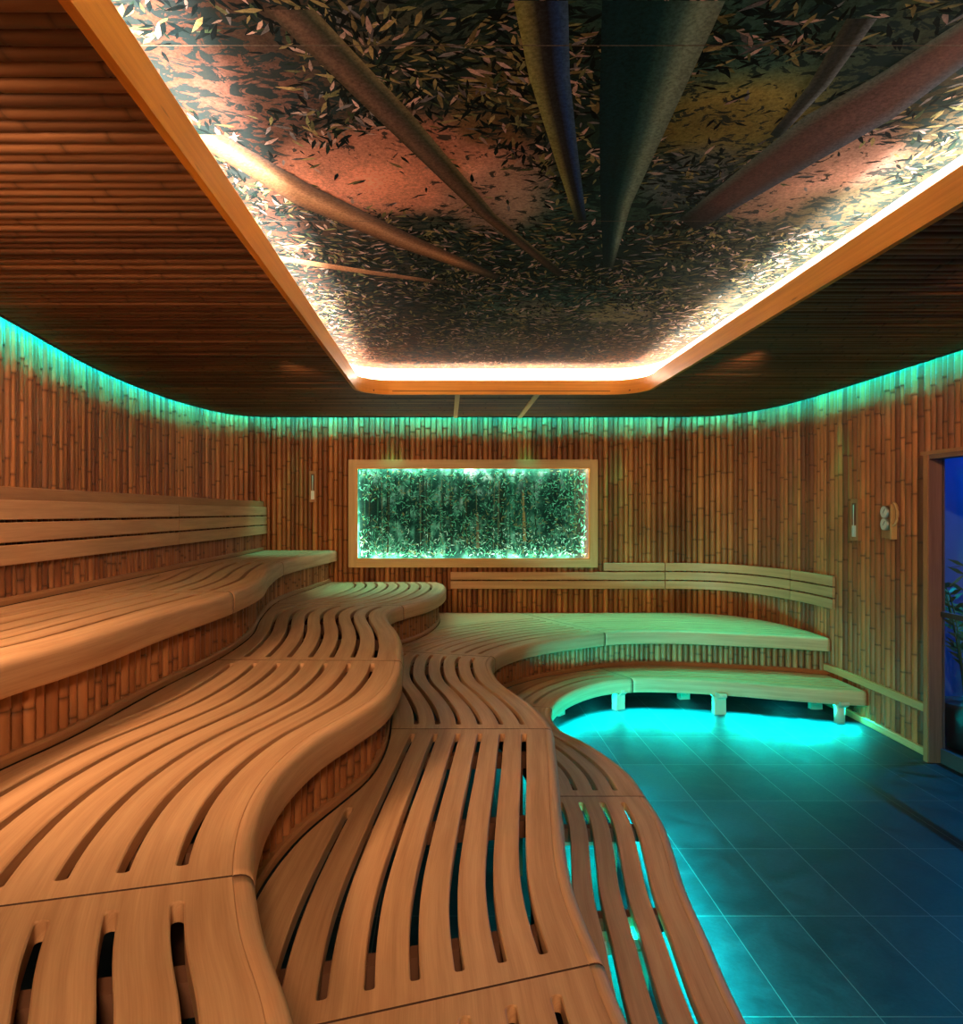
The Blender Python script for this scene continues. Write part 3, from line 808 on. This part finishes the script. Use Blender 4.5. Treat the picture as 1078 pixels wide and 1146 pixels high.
def build_section(t, u0, u1, label, slot0=0.155, pitch=0.116, end=0.07, legs=None, name='bench_section', maxslots=14, group=None):
    F = FR[t]; D = dir_fn(t); VM = vmax_fn(t); z = ZT[t]
    g = 0.0036
    a0, a1 = u0+g, u1-g
    pm = F.at((u0+u1)/2)
    root = thing(name, label, 'bench', (pm.x, pm.y, 0), group)
    # slots
    base = []
    n = max(4, int((a1-a0)/0.035)); base = [a0+(a1-a0)*k/n for k in range(n+1)]
    slots = []
    for k in range(maxslots):
        c_ = slot0+pitch*k
        ok = [(u, VM(u) > c_+0.050) for u in base if a0+end <= u <= a1-end]
        ivs = []; cur = None
        for u, q in ok:
            if q and cur is None: cur = [u, u]
            elif q: cur[1] = u
            elif cur: ivs.append(cur); cur = None
        if cur: ivs.append(cur)
        ivs = [(max(a, a0+end), min(b, a1-end)) for a, b in ivs]
        if ivs and ivs[0][0]-(a0+end) < 0.04: ivs[0] = (a0+end, ivs[0][1])
        if ivs and (a1-end)-ivs[-1][1] < 0.04: ivs[-1] = (ivs[-1][0], a1-end)
        ivs = [(a, b) for a, b in ivs if b-a > 0.05]
        if not ivs: 
            if k > 0: break
            continue
        slots.append((c_, ivs))
    us = set(base)
    for c_, ivs in slots:
        for a, b in ivs:
            for e_, s_ in ((a, 1), (b, -1)):
                for q in (-0.0005, 0.0, 0.0015, 0.004, 0.008, 0.0135): us.add(min(a1, max(a0, e_+s_*q)))
    us = sorted(us)
    us2 = [us[0]]
    for u in us[1:]:
        if u-us2[-1] > 0.0004: us2.append(u)
    us = us2
    def hw(ivs, u):
        for a, b in ivs:
            if a < u < b:
                d = min(u-a, b-u)
                return SLOT_R if d >= SLOT_R else math.sqrt(max(0, SLOT_R**2-(SLOT_R-d)**2))
        return 0.0
    mb = MB(); TH = 0.042; ns = len(slots)
    rows = []
    for u in us:
        p = F.at(u); d = D(u); k_ = nperp(t, u, D); vm = VM(u)-0.003
        edges = [(0.046/k_, 0.0015)]
        for c_, ivs in slots:
            h = hw(ivs, u)
            hk = h
            edges.append((c_-hk, min(h, 0.0035))); edges.append((c_+hk, min(h, 0.0035)))
        edges.append((vm, 0.0015))
        edges = [(min(e, vm), c_) for e, c_ in edges]
        row = []
        for s_ in range(ns+1):
            (lo, cl), (hi, ch) = edges[2*s_], edges[2*s_+1]
            if hi-lo < cl+ch: cl = ch = max(0, (hi-lo)/2-1e-5)
            prof = [(lo, -TH), (lo, -cl), (lo+cl, 0), (hi-ch, 0), (hi, -ch), (hi, -TH)]
            row.append(([(p+d*v, v, zz) for v, zz in prof], hi-lo))
        rows.append(row)
    for s_ in range(ns+1):
        prev = None
        for i, row in enumerate(rows):
            pr, wd = row[s_]
            ids = [mb.vert((q.x, q.y, z+zz), (us[i], v+ (zz if k in (0, 5) else 0)), (1, 0, 0)) for k, (q, v, zz) in enumerate(pr)]
            if prev and (wd > 1e-3 or prev[1] > 1e-3):
                for k in range(6): mb.face([prev[0][k], prev[0][(k+1) % 6], ids[(k+1) % 6], ids[k]])
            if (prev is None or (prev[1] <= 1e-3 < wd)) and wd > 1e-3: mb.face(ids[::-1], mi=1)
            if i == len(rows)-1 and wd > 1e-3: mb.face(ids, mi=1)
            prev = (ids, wd)
    mb.build('slatted_seat', [M['bench'], M['seam_shade']], root, auto='keep')
    # rounded front edge
    prof = [(0.0455, -0.122), (0.0455, -0.0015), (0.044, 0.0), (0.030, 0.0), (0.019, -0.0025), (0.010, -0.0085), (0.0035, -0.018), (0.0, -0.032), (0.0, -0.108), (0.004, -0.118), (0.012, -0.122)]
    fr = []
    n = max(4, int((a1-a0)/0.03))
    for k in range(n+1):
        u = a0+(a1-a0)*k/n; p = F.at(u); tt = F.tan(u, 0.03)
        N_ = Vector((-tt.y, tt.x)); 
        if k in (0, n): # keep the seam face on the seam line
            d = D(u); N_ = d/max(0.45, abs(N_.dot(d)))
        fr.append((v3(p, z), v3(N_, 0), Vector((0, 0, 1)), u))
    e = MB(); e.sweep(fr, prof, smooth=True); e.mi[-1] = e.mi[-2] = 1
    eo = e.build('front_edge', [M['edge'], M['seam_shade']], root)
    me = eo.data
    # cross beams under the slats
    nb = max(2, int(round((u1-u0)/0.85))+1)
    for k in range(nb):
        ins = 0.24 if u1-u0 > 1.0 else 0.12; u = a0+ins+(a1-a0-2*ins)*k/(nb-1); p = F.at(u); d = D(u); tt = Vector((-d.y, d.x))
        vm = VM(u)-0.01
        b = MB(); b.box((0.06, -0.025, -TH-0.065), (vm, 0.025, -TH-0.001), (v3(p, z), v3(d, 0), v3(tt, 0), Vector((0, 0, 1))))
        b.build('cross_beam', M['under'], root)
        if t > 1 and k in (0, nb-1):
            for vv in (0.20, max(0.3, vm-0.06)):
                if vv > vm-0.03: continue
                q = p+d*vv
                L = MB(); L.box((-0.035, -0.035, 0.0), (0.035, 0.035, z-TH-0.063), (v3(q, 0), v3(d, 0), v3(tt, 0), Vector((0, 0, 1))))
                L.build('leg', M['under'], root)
    for (lx, ly, kind) in (legs or ()):
        L = MB(); zb = z-TH-0.066
        uq = F.nearest((lx, ly)); p = F.at(uq); d = D(uq); tt = Vector((-d.y, d.x))
        if kind == 'round': L.tube([(lx, ly, 0), (lx, ly, zb-0.02)], 0.042, 20)
        else: L.box((-0.03, -0.05, 0), (0.03, 0.05, zb-0.02), (v3(Vector((lx, ly)), 0), v3(d, 0), v3(tt, 0), Vector((0, 0, 1))))
        L.build('leg', M['leg'], root)
        B = MB()
        fr_ = []
        for q, hh in ((-0.085, 0.03), (-0.05, 0.055), (0.30, 0.055)):
            o_ = Vector((lx, ly))+d*q
            fr_.append((v3(o_, z-TH), v3(tt, 0), Vector((0, 0, 1)), q, hh))
        rings = []
        for O, A_, B_, u, hh in fr_:
            rings.append([B.vert(O+A_*a+B_*b, (u, a)) for a, b in ((-0.035, -0.066-hh+0.02), (0.035, -0.066-hh+0.02), (0.035, -0.05), (-0.035, -0.05))])
        for i in range(2):
            for k in range(4): B.face([rings[i][k], rings[i][(k+1) % 4], rings[i+1][(k+1) % 4], rings[i+1][k]])
        B.face(rings[0][::-1]); B.face(rings[-1])
        B.build('bracket', M['leg'], root)
    return root

def seam_list(t, pts): return [0.0]+[FR[t].nearest(p) for p in pts]+[FR[t].len]
S4 = seam_list(4, [(-1.32, 1.0), (-1.15, 3.75), world(319, 629, 0.43)])
L4 = ['highest bench beside and behind the viewpoint', 'highest bench, long near stretch at the left edge', 'highest bench, middle stretch between the two front seams', 'highest bench, far end turning green against the back wall']
for i in range(4): build_section(4, S4[i], S4[i+1], 'curved slatted section of the '+L4[i], slot0=0.15, maxslots=6, group='sections of the highest bench')
S3 = seam_list(3, [(-0.42, 1.513), world(451, 739, 0.784), world(452, 678, 0.784)])
L3 = ['second-highest bench in the bottom left corner with three wide slots', 'second-highest bench, big sweeping middle stretch with long slots', 'second-highest bench, S-curved stretch before its rounded tip', 'second-highest bench, rounded green-lit tip below the glowing picture']
for i in range(4): build_section(3, S3[i], S3[i+1], 'slatted section of the '+L3[i], slot0=0.155, pitch=0.122 if i < 2 else 0.116, maxslots=8, group='sections of the second-highest bench')
S2 = seam_list(2, [world(679, 1075, 1.13), world(620, 815, 1.13), world(549.5, 735, 1.13), world(669.5, 706.5, 1.13)])
L2 = ['third bench down, cropped at the bottom edge of the photo', 'third bench down, large near stretch with seven dark slots', 'third bench down, S-curved middle stretch', 'third bench down, fanned bend behind the round bay', 'third bench down, wide green-lit stretch along the back and right walls']
for i in range(5): build_section(2, S2[i], S2[i+1], 'slatted section of the '+L2[i], slot0=0.155, pitch=0.113, maxslots=9, group='sections of the third bench down')
S1 = seam_list(1, [world(725, 891, 1.47), world(618, 792, 1.47), world(709, 760, 1.47)])
L1 = ['lowest bench, nearest stretch with bright cyan floor through its slots', 'lowest bench, short stretch curving into the bay', 'lowest bench, tight inner bend of the bay with cyan edge', 'lowest bench, long right stretch ending at the bamboo wall']
LEG1 = [[(0.79, 3.39, 'box'), (0.70, 2.57, 'box'), (0.72, 1.4, 'box'), (0.9, 0.2, 'box')], [(0.80, 4.45, 'box')], [(0.97, 5.98, 'box'), (1.526, 6.16, 'box')], [(2.364, 6.02, 'box'), (3.27, 5.77, 'round'), (2.22, 6.5, 'box'), (3.28, 6.17, 'box')]]
for i in range(4): build_section(1, S1[i], S1[i+1], 'slatted section of the '+L1[i], slot0=0.15, pitch=0.106, maxslots=5, legs=LEG1[i], group='sections of the lowest bench')

# risers --------------------------------------------------------------
def riser(t, zlo, zhi, label, path=None, w=0.05, u0=0.0, u1=None, side=-1):
    pth = path or RISER[t]
    root = thing('bench_riser', label, 'bamboo panel', (pth.at(pth.len/2).x, pth.at(pth.len/2).y, zlo), 'bamboo strips under the bench edges')
    m = clad(pth, side, zlo+0.001, zhi, w, top_step=False, inset=0.018, pitch=0.28, s0=0.01, s1=pth.len-0.012)
    m.build('bamboo_canes', M['bamboo_riser'], root, auto='keep')
    n = int(pth.len/0.06); fr = []; fr2 = []
    for k in range(n+1):
        u = pth.len*k/n; p = pth.at(u); t_ = pth.tan(u, 0.04); nn = Vector((-t_.y, t_.x))*side
        fr.append((v3(p, 0), v3(nn, 0), Vector((0, 0, 1)), u))
    b = MB(); b.sweep(fr, [(-0.03, zlo+0.001), (-0.016, zlo+0.001), (-0.016, zhi), (-0.03, zhi)], smooth=False)
    b.build('backing_board', M['backing'], root)
    b = MB(); b.sweep(fr, [(-0.014, zlo+0.0015), (0.021, zlo+0.0015), (0.022, zlo+0.024), (0.016, zlo+0.034), (-0.014, zlo+0.036)], smooth=False)
    b.build('foot_trim', M['trimw'], root)
    return root
riser(2, ZT[1], ZT[2]-0.044, 'low curved strip of short bamboo canes between the lowest and third benches')
riser(3, ZT[2], ZT[3]-0.044, 'curved strip of short bamboo canes under the second-highest bench edge')
riser(4, ZT[3], ZT[4]-0.044, 'curved strip of reddish bamboo canes under the highest bench edge')
ledge_path = Curve([(-2.045, -1.15), (-2.048, 4.0), (-2.07, WALLY-0.012)], 0.05, 0)
LT = CAMZ+0.118
lr = riser(0, ZT[4], LT-0.03, 'straight bamboo strip behind the left backrest above the highest bench', path=ledge_path)
# ledge cap
m_ = MB()
m_.sweep([(v3(p, 0), Vector((1, 0, 0)), Vector((0, 0, 1)), p.y) for p in ledge_path.P], [(-0.04, LT-0.066), (0.022, LT-0.066), (0.022, LT-0.004), (0.018, LT), (-0.04, LT)], smooth=False)
m_.build('ledge_nosing', M['trimw'], lr)
m_ = MB()
n = 60; vi = []
for k in range(n+1):
    y = -1.15+(WALLY-0.03+1.15)*k/n
    px_ = W_left.at(W_left.nearest((-2.5, y))).x if y < 7.3 else None
    s_ = [p for p in W_left.P]; best = min(s_, key=lambda p: abs(p.y-y)); xw = best.x
    xr = -2.08
    vi.append([m_.vert((xw+0.0, y, LT-0.002), (y, 0)), m_.vert((xr, y, LT-0.002), (y, 0.5)), m_.vert((xr, y, LT-0.03), (y, 0.53)), m_.vert((xw+0.0, y, LT-0.03), (y, 1))])
for k in range(n):
    for q in range(4): m_.face([vi[k][q], vi[k][(q+1) % 4], vi[k+1][(q+1) % 4], vi[k+1][q]])
m_.face(vi[0]); m_.face(vi[-1][::-1])
tag(m_.build('wall_ledge', M['trimw']), 'flat timber ledge between the left backrest and the left wall', 'ledge')

# backrests ------------------------------------------------------------
def slat_board(path, side, s0, s1, z0, z1, off, th, root, name='slat'):
    n = max(2, int((s1-s0)/0.06)); fr = []
    for k in range(n+1):
        u = s0+(s1-s0)*k/n; p = path.at(u); t = path.tan(u, 0.05); nn = Vector((-t.y, t.x))*side
        fr.append((v3(p, 0), v3(nn, 0), Vector((0, 0, 1)), u))
    c_ = 0.004
    m = MB(); m.sweep(fr, [(off, z0), (off+th-c_, z0), (off+th, z0+c_), (off+th, z1-c_), (off+th-c_, z1), (off, z1)], smooth=False)
    return m.build(name, M['slat'], root)
def backrest(path, side, secs, zs, off, label, nslat=3):
    for (s0, s1, idx, lab) in secs:
        p = path.at((s0+s1)/2)
        root = thing('backrest', lab, 'backrest', (p.x, p.y, zs[-1][0]), 'slatted backrest pieces')
        for q, (z0, z1) in enumerate(zs):
            a, b = s0, s1
            if isinstance(idx, dict) and q in idx: a, b = idx[q]
            slat_board(path, side, a+0.004, b-0.004, z0, z1, off, 0.022, root)
        nbk = max(2, int((s1-s0)/0.9)+1)
        for k in range(nbk):
            u = s0+0.06+(s1-s0-0.12)*k/(nbk-1)
            if isinstance(idx, dict) and u < idx[0][0]: zt = zs[1][1]-0.01
            else: zt = zs[0][1]-0.01
            pp = path.at(u); t = path.tan(u, 0.05); nn = Vector((-t.y, t.x))*side
            m = MB(); m.box((-0.02, 0.004, zs[-1][0]+0.01), (0.02, off, zt), (v3(pp, 0), v3(t, 0), v3(nn, 0), Vector((0, 0, 1))))
            m.build('spacer', M['under'], root)
lz = []
zt = CAMZ+0.056
for k in range(3): lz.append((zt-0.092, zt)); zt -= 0.104
bs = 5.19+1.15
backrest(ledge_path, -1, [(0.02, 2.6, None, 'three-slat backrest along the left edge, stretch beside the viewpoint'),
                          (2.6, bs, None, 'three-slat orange-lit backrest along the left side, near stretch'),
                          (bs, ledge_path.len-0.004, None, 'three-slat backrest of the highest bench, far stretch reaching the back corner')], lz, 0.030, '')
# right backrest follows back and right wall
RB = Curve([(p.x, p.y) for p in ([Vector((-0.2, 7.80)), Vector((1.0, 7.80)), Vector((2.2, 7.80))]+[p for i, p in enumerate(W_right.P) if i % 12 == 6])], 0.03, 8)
def sx(x): return min(RB.L[i] for i in range(len(RB.P)) if RB.P[i].x >= x)
zr = []; zt = CAMZ-0.570
for k in range(3): zr.append((zt-0.088, zt)); zt -= 0.101
s_a = sx(0.02); s_b = sx(1.725); s_c = sx(2.435)
s_d = min(range(len(RB.P)), key=lambda i: abs(500+FPX*(RB.P[i].x-0.05)/RB.P[i].y-884)+(100 if RB.P[i].x < 2.6 else 0)); s_d = RB.L[s_d]
s_e = min(range(len(RB.P)), key=lambda i: abs(500+FPX*(RB.P[i].x-0.06)/RB.P[i].y-932)+(100 if RB.P[i].x < 2.6 else 0)); s_e = RB.L[s_e]
backrest(RB, -1, [(s_a, s_c, {0: (s_b, s_c)}, 'straight backrest under the glowing picture, its top slat cut short'),
                  (s_c, s_d, None, 'three-slat backrest curving into the right corner'),
                  (s_d, s_e, None, 'short three-slat backrest piece at the right end, on the right wall')], zr, 0.030, '')

# rails on the right wall -----------------------------------------------
def rail(z0, z1, s0, s1, lab, th=0.03):
    fr = []; n = 30
    for k in range(n+1):
        u = s0+(s1-s0)*k/n; p = W_right.at(u); t = W_right.tan(u, 0.04); nn = Vector((-t.y, t.x))*-1
        fr.append((v3(p, 0), v3(nn, 0), Vector((0, 0, 1)), u))
    m = MB(); m.sweep(fr, [(0.0, z0), (th-0.004, z0), (th, z0+0.004), (th, z1-0.004), (th-0.004, z1), (0.0, z1)], smooth=False)
    return m.build('wall_rail', M['framew'])
sr0 = W_right.nearest((3.46, 6.9)); sr1 = W_right.len
o = rail(0.315, 0.375, sr0, sr1, ''); tag(o, 'timber rail across the canes of the right wall at lowest bench height', 'rail')
o.name = 'trim_7'; o['kind'] = 'structure'; del o['category']
o = rail(0.0, 0.055, sr0, sr1, '', 0.028); o.name = 'baseboard_right'; o['kind'] = 'structure'; o['label'] = 'cyan-lit timber base rail along the right wall floor line'
o.location.z = 0.001
m_ = MB(); m_.box((3.425, 4.918, 0.001), (3.475, 4.945, 2.17)); o = struct('trim_8', m_, M['framew'], 'upright batten closing the right wall canes beside the door post')

# ------------------------------------------------------------------ door in the right wall
dr = MB()
dr.box((3.365, 4.835, 0.0), (3.475, 4.885, 2.12), uvax=2)
dr.box((3.365, 3.60, 0.0), (3.475, 3.70, 2.12), uvax=2)
dr.box((3.365, 3.60, 2.12), (3.475, 4.885, 2.15), uvax=1)
d1 = struct('door_1', dr, M['jamb'], 'knotty timber door frame around blue-lit glass in the right wall')
m_ = MB(); m_.box((3.355, 3.58, 2.15), (3.475, 4.91, 2.175), uvax=1); m_.build('head_trim', M['trimw'], d1)
m_ = MB(); m_.box((3.357, 4.84, 0), (3.3645, 4.884, 2.149), uvax=2); m_.build('casing', M['trimw'], d1)
m_ = MB(); m_.box((3.455, 3.70, 0.10), (3.463, 4.835, 2.12)); m_.build('glass_pane', M['glass'], d1)
m_ = MB(); m_.box((3.445, 3.70, 0.0), (3.473, 4.835, 0.10)); m_.build('bottom_rail', M['pot'], d1)
m_ = MB(); m_.box((3.445, 3.70, 1.02), (3.473, 4.835, 1.055)); m_.build('cross_bar', M['dark'], d1)
# shower space beyond
m_ = MB(); m_.box((3.5, 5.6, 0), (5.6, 5.7, 2.9)); m_.box((5.5, 2.9, 0), (5.6, 5.6, 2.9)); m_.box((3.5, 2.8, 0), (5.6, 2.9, 2.9)); m_.box((3.5, 2.9, 2.8), (5.5, 5.6, 2.9))
struct('wall_shower', m_, M['plaster'], 'blue-lit plaster room beyond the glass door')
pl = thing('potted_palm', 'palm in a dark pot, dim behind the blue glass door', 'plant', (3.85, 5.15, 0))
m_ = MB(); m_.tube([(3.85, 5.15, 0.0), (3.85, 5.15, 0.05), (3.85, 5.15, 0.30), (3.85, 5.15, 0.34)], [0.11, 0.12, 0.16, 0.165], 24); m_.build('pot', M['pot'], pl)
rp = random.Random(3)
for k in range(12):
    a = 2*PI*k/12+rp.uniform(-0.2, 0.2); L = rp.uniform(0.5, 0.8); up = rp.uniform(0.6, 1.25)
    pts = []
    for q in range(9):
        s_ = q/8; rr = min(0.30, L*0.42)*s_**1.3
        pts.append(Vector((3.85+math.cos(a)*rr, 5.15+math.sin(a)*rr, 0.32+up*math.sin(s_*1.9)/1.0*0.9)))
    m_ = MB(); m_.tube(pts, 0.005, 5)
    for q in range(2, 9):
        d = (pts[q]-pts[q-1]).normalized(); sd = d.cross(Vector((0, 0, 1))).normalized()
        for s_ in (-1, 1):
            tip = pts[q]+sd*s_*0.11+d*0.09-Vector((0, 0, 0.03)); mid = pts[q].lerp(tip, 0.45)+d*0.018; md2 = pts[q].lerp(tip, 0.45)-d*0.014
            for dz in (0.0, 0.0015):
                i_ = [m_.vert(x+Vector((0, 0, dz))) for x in (pts[q], mid, tip, md2)]
                m_.face(i_ if dz else i_[::-1])
    m_.build('frond', M['leaf'], pl)

# ------------------------------------------------------------------ instruments on the walls
def thermo(p, n, zc, h, wd, label, name='thermometer', lens=(0.22, 0.30)):
    """board thermometer: p wall point, n outward"""
    t = Vector((-n.y, n.x)); n3 = v3(n, 0); t3 = v3(t, 0); O = v3(p, zc)
    root = thing(name, label, 'thermometer', (p.x, p.y, zc-h/2), 'wooden board thermometers')
    m = MB(); m.box((-wd/2, 0.006, -h/2), (wd/2, 0.040, h/2), (O, t3, n3, Vector((0, 0, 1))), uvax=2)
    b = m.build('board', M['trimw'], root)
    md = b.modifiers.new('bevel', 'BEVEL'); md.width = 0.004; md.segments = 2
    m = MB(); m.box((-wd*0.26, 0.040, -h*0.12), (wd*0.26, 0.042, h*0.40), (O, t3, n3, Vector((0, 0, 1)))); m.build('recess', M['under'], root)
    m = MB(); m.box((-wd*0.24, 0.040, -h*0.41), (wd*0.24, 0.043, -h*0.14), (O, t3, n3, Vector((0, 0, 1)))); m.build('scale', M['white'], root)
    m = MB(); m.tube([O+n3*0.045+Vector((0, 0, -h*0.38)), O+n3*0.045+Vector((0, 0, h*0.36))], 0.0035, 8); m.build('tube', M['dial'], root)
    return root
def wall_at(px_):
    i = min(range(len(W_right.P)), key=lambda i: abs(500+FPX*(W_right.P[i].x-0.02)/W_right.P[i].y-px_)+(200 if W_right.P[i].x < 3.2 else 0))
    u = W_right.L[i]; t = W_right.tan(u, 0.05); return W_right.at(u), Vector((t.y, -t.x))
thermo(Vector((-1.50, WALLY)), Vector((0, -1)), 2.035, 0.35, 0.075, 'narrow wooden board thermometer on the back wall, left of the glowing picture')
p, n = wall_at(959.5)
thermo(p, n, 1.685, 0.35, 0.11, 'narrow wooden board thermometer on the right wall, left of the double dial')
p, n = wall_at(995)
t = Vector((-n.y, n.x)); O = v3(p, 1.675); fr = (O, v3(t, 0), v3(n, 0), Vector((0, 0, 1)))
dg = thing('dial_gauge', 'wooden climate gauge with two round dials on the right wall near the door', 'gauge', (p.x, p.y, 1.55))
m_ = MB(); m_.box((-0.075, 0.006, -0.13), (0.075, 0.022, 0.13), fr, uvax=2); m_.build('board', M['trimw'], dg)
# side rail of the gauge nearer the door (sign decided by y)
sg = 1 if t.y < 0 else -1
m_ = MB(); m_.box((min(sg*0.075, sg*0.092), 0.006, -0.135), (max(sg*0.075, sg*0.092), 0.050, 0.135), fr, uvax=2); m_.build('side_rail', M['framew'], dg)
for zz, nm in ((0.075, 'upper'), (-0.020, 'lower')):
    c0 = O+v3(n, 0)*0.022+Vector((0, 0, zz))
    m_ = MB(); m_.tube([c0, c0+v3(n, 0)*0.030], 0.047, 28); b = m_.build('dial_case', M['metal'], dg)
    m_ = MB(); m_.tube([c0+v3(n, 0)*0.0302, c0+v3(n, 0)*0.032], 0.041, 28); m_.build('dial_face', M['dial'], b)
    m_ = MB(); nd = (v3(t, 0)*0.6+Vector((0, 0, 0.8))).normalized()
    m_.tube([c0+v3(n, 0)*0.0335-nd*0.012, c0+v3(n, 0)*0.0335+nd*0.032], 0.0018, 6); m_.build('needle', M['dark'], b)
m_ = MB(); cc = O+v3(t, 0)*sg*0.10+v3(n, 0)*0.02+Vector((0, 0, 0.06))
pts = [cc+v3(n, 0)*0.02+(v3(t, 0)*sg*math.sin(a)*0.05+Vector((0, 0, math.cos(a)*0.085))) for a in [PI*k/12 for k in range(13)]]
m_.tube(pts, 0.010, 8); m_.build('handle_ring', M['framew'], dg)

# ------------------------------------------------------------------ cyan light under the lowest bench
F1 = FR[1]; D1 = dir_fn(1)
ub = F1.nearest((0.87, 1.0))
st = MB(); frs = []
n = int((F1.len-ub)/0.32)
for k in range(n):
    u = ub+(F1.len-ub-0.05)*(k+0.5)/n; p = F1.at(u); t = F1.tan(u, 0.06); nn = Vector((-t.y, t.x))  # towards the bench
    l = bpy.data.lights.new('bench_light', 'AREA'); l.shape = 'RECTANGLE'; l.size = 0.30; l.size_y = 0.02
    l.color = UNDER_COL; l.energy = UNDER_W; l.spread = math.radians(108)
    o = bpy.data.objects.new('bench_light', l); C.collection.objects.link(o)
    o.location = v3(p+nn*0.075, ZT[1]-0.128)
    dirv = Vector((-nn.x*0.62, -nn.y*0.62, -0.78)).normalized()
    x = v3(t, 0).normalized(); z = -dirv; y_ = z.cross(x).normalized(); x = y_.cross(z)
    from mathutils import Matrix
    o.matrix_world = Matrix(((x.x, y_.x, z.x, o.location.x), (x.y, y_.y, z.y, o.location.y), (x.z, y_.z, z.z, o.location.z), (0, 0, 0, 1)))
# lamps deeper under the near benches, lighting the floor seen through the slots; the weak ones are added fill under the far bench
for (x, y, e) in ((0.62, 2.0, 4), (0.68, 2.8, 4), (0.7, 3.6, 4), (0.55, 4.6, 2.5), (0.6, 1.3, 4), (0.8, 5.6, 2.0), (1.35, 6.25, 0.5), (2.2, 6.35, 0.5), (3.0, 6.1, 0.5)):
    l = bpy.data.lights.new('floor_wash', 'AREA'); l.shape = 'RECTANGLE'; l.size = 0.06; l.size_y = 0.5; l.color = UNDER_COL; l.energy = e
    o = bpy.data.objects.new('floor_wash', l); C.collection.objects.link(o); o.location = (x, y, 0.20)

# added fill lamps throw cyan low across the bay onto the far bench front
for (x, y, tx, ty, e) in ((0.99, 4.15, 2.2, 6.0, 3.2), (0.90, 4.75, 1.3, 5.9, 5.0), (1.07, 3.6, 3.0, 5.6, 3.0)):
    l = bpy.data.lights.new('bay_fill', 'AREA'); l.shape = 'RECTANGLE'; l.size = 0.4; l.size_y = 0.03; l.spread = math.radians(75); l.color = UNDER_COL; l.energy = e
    o = bpy.data.objects.new('bay_fill', l); C.collection.objects.link(o); o.location = (x, y, 0.135)
    o.rotation_euler = (Vector((tx, ty, 0.16))-Vector((x, y, 0.135))).to_track_quat('-Z', 'Y').to_euler()
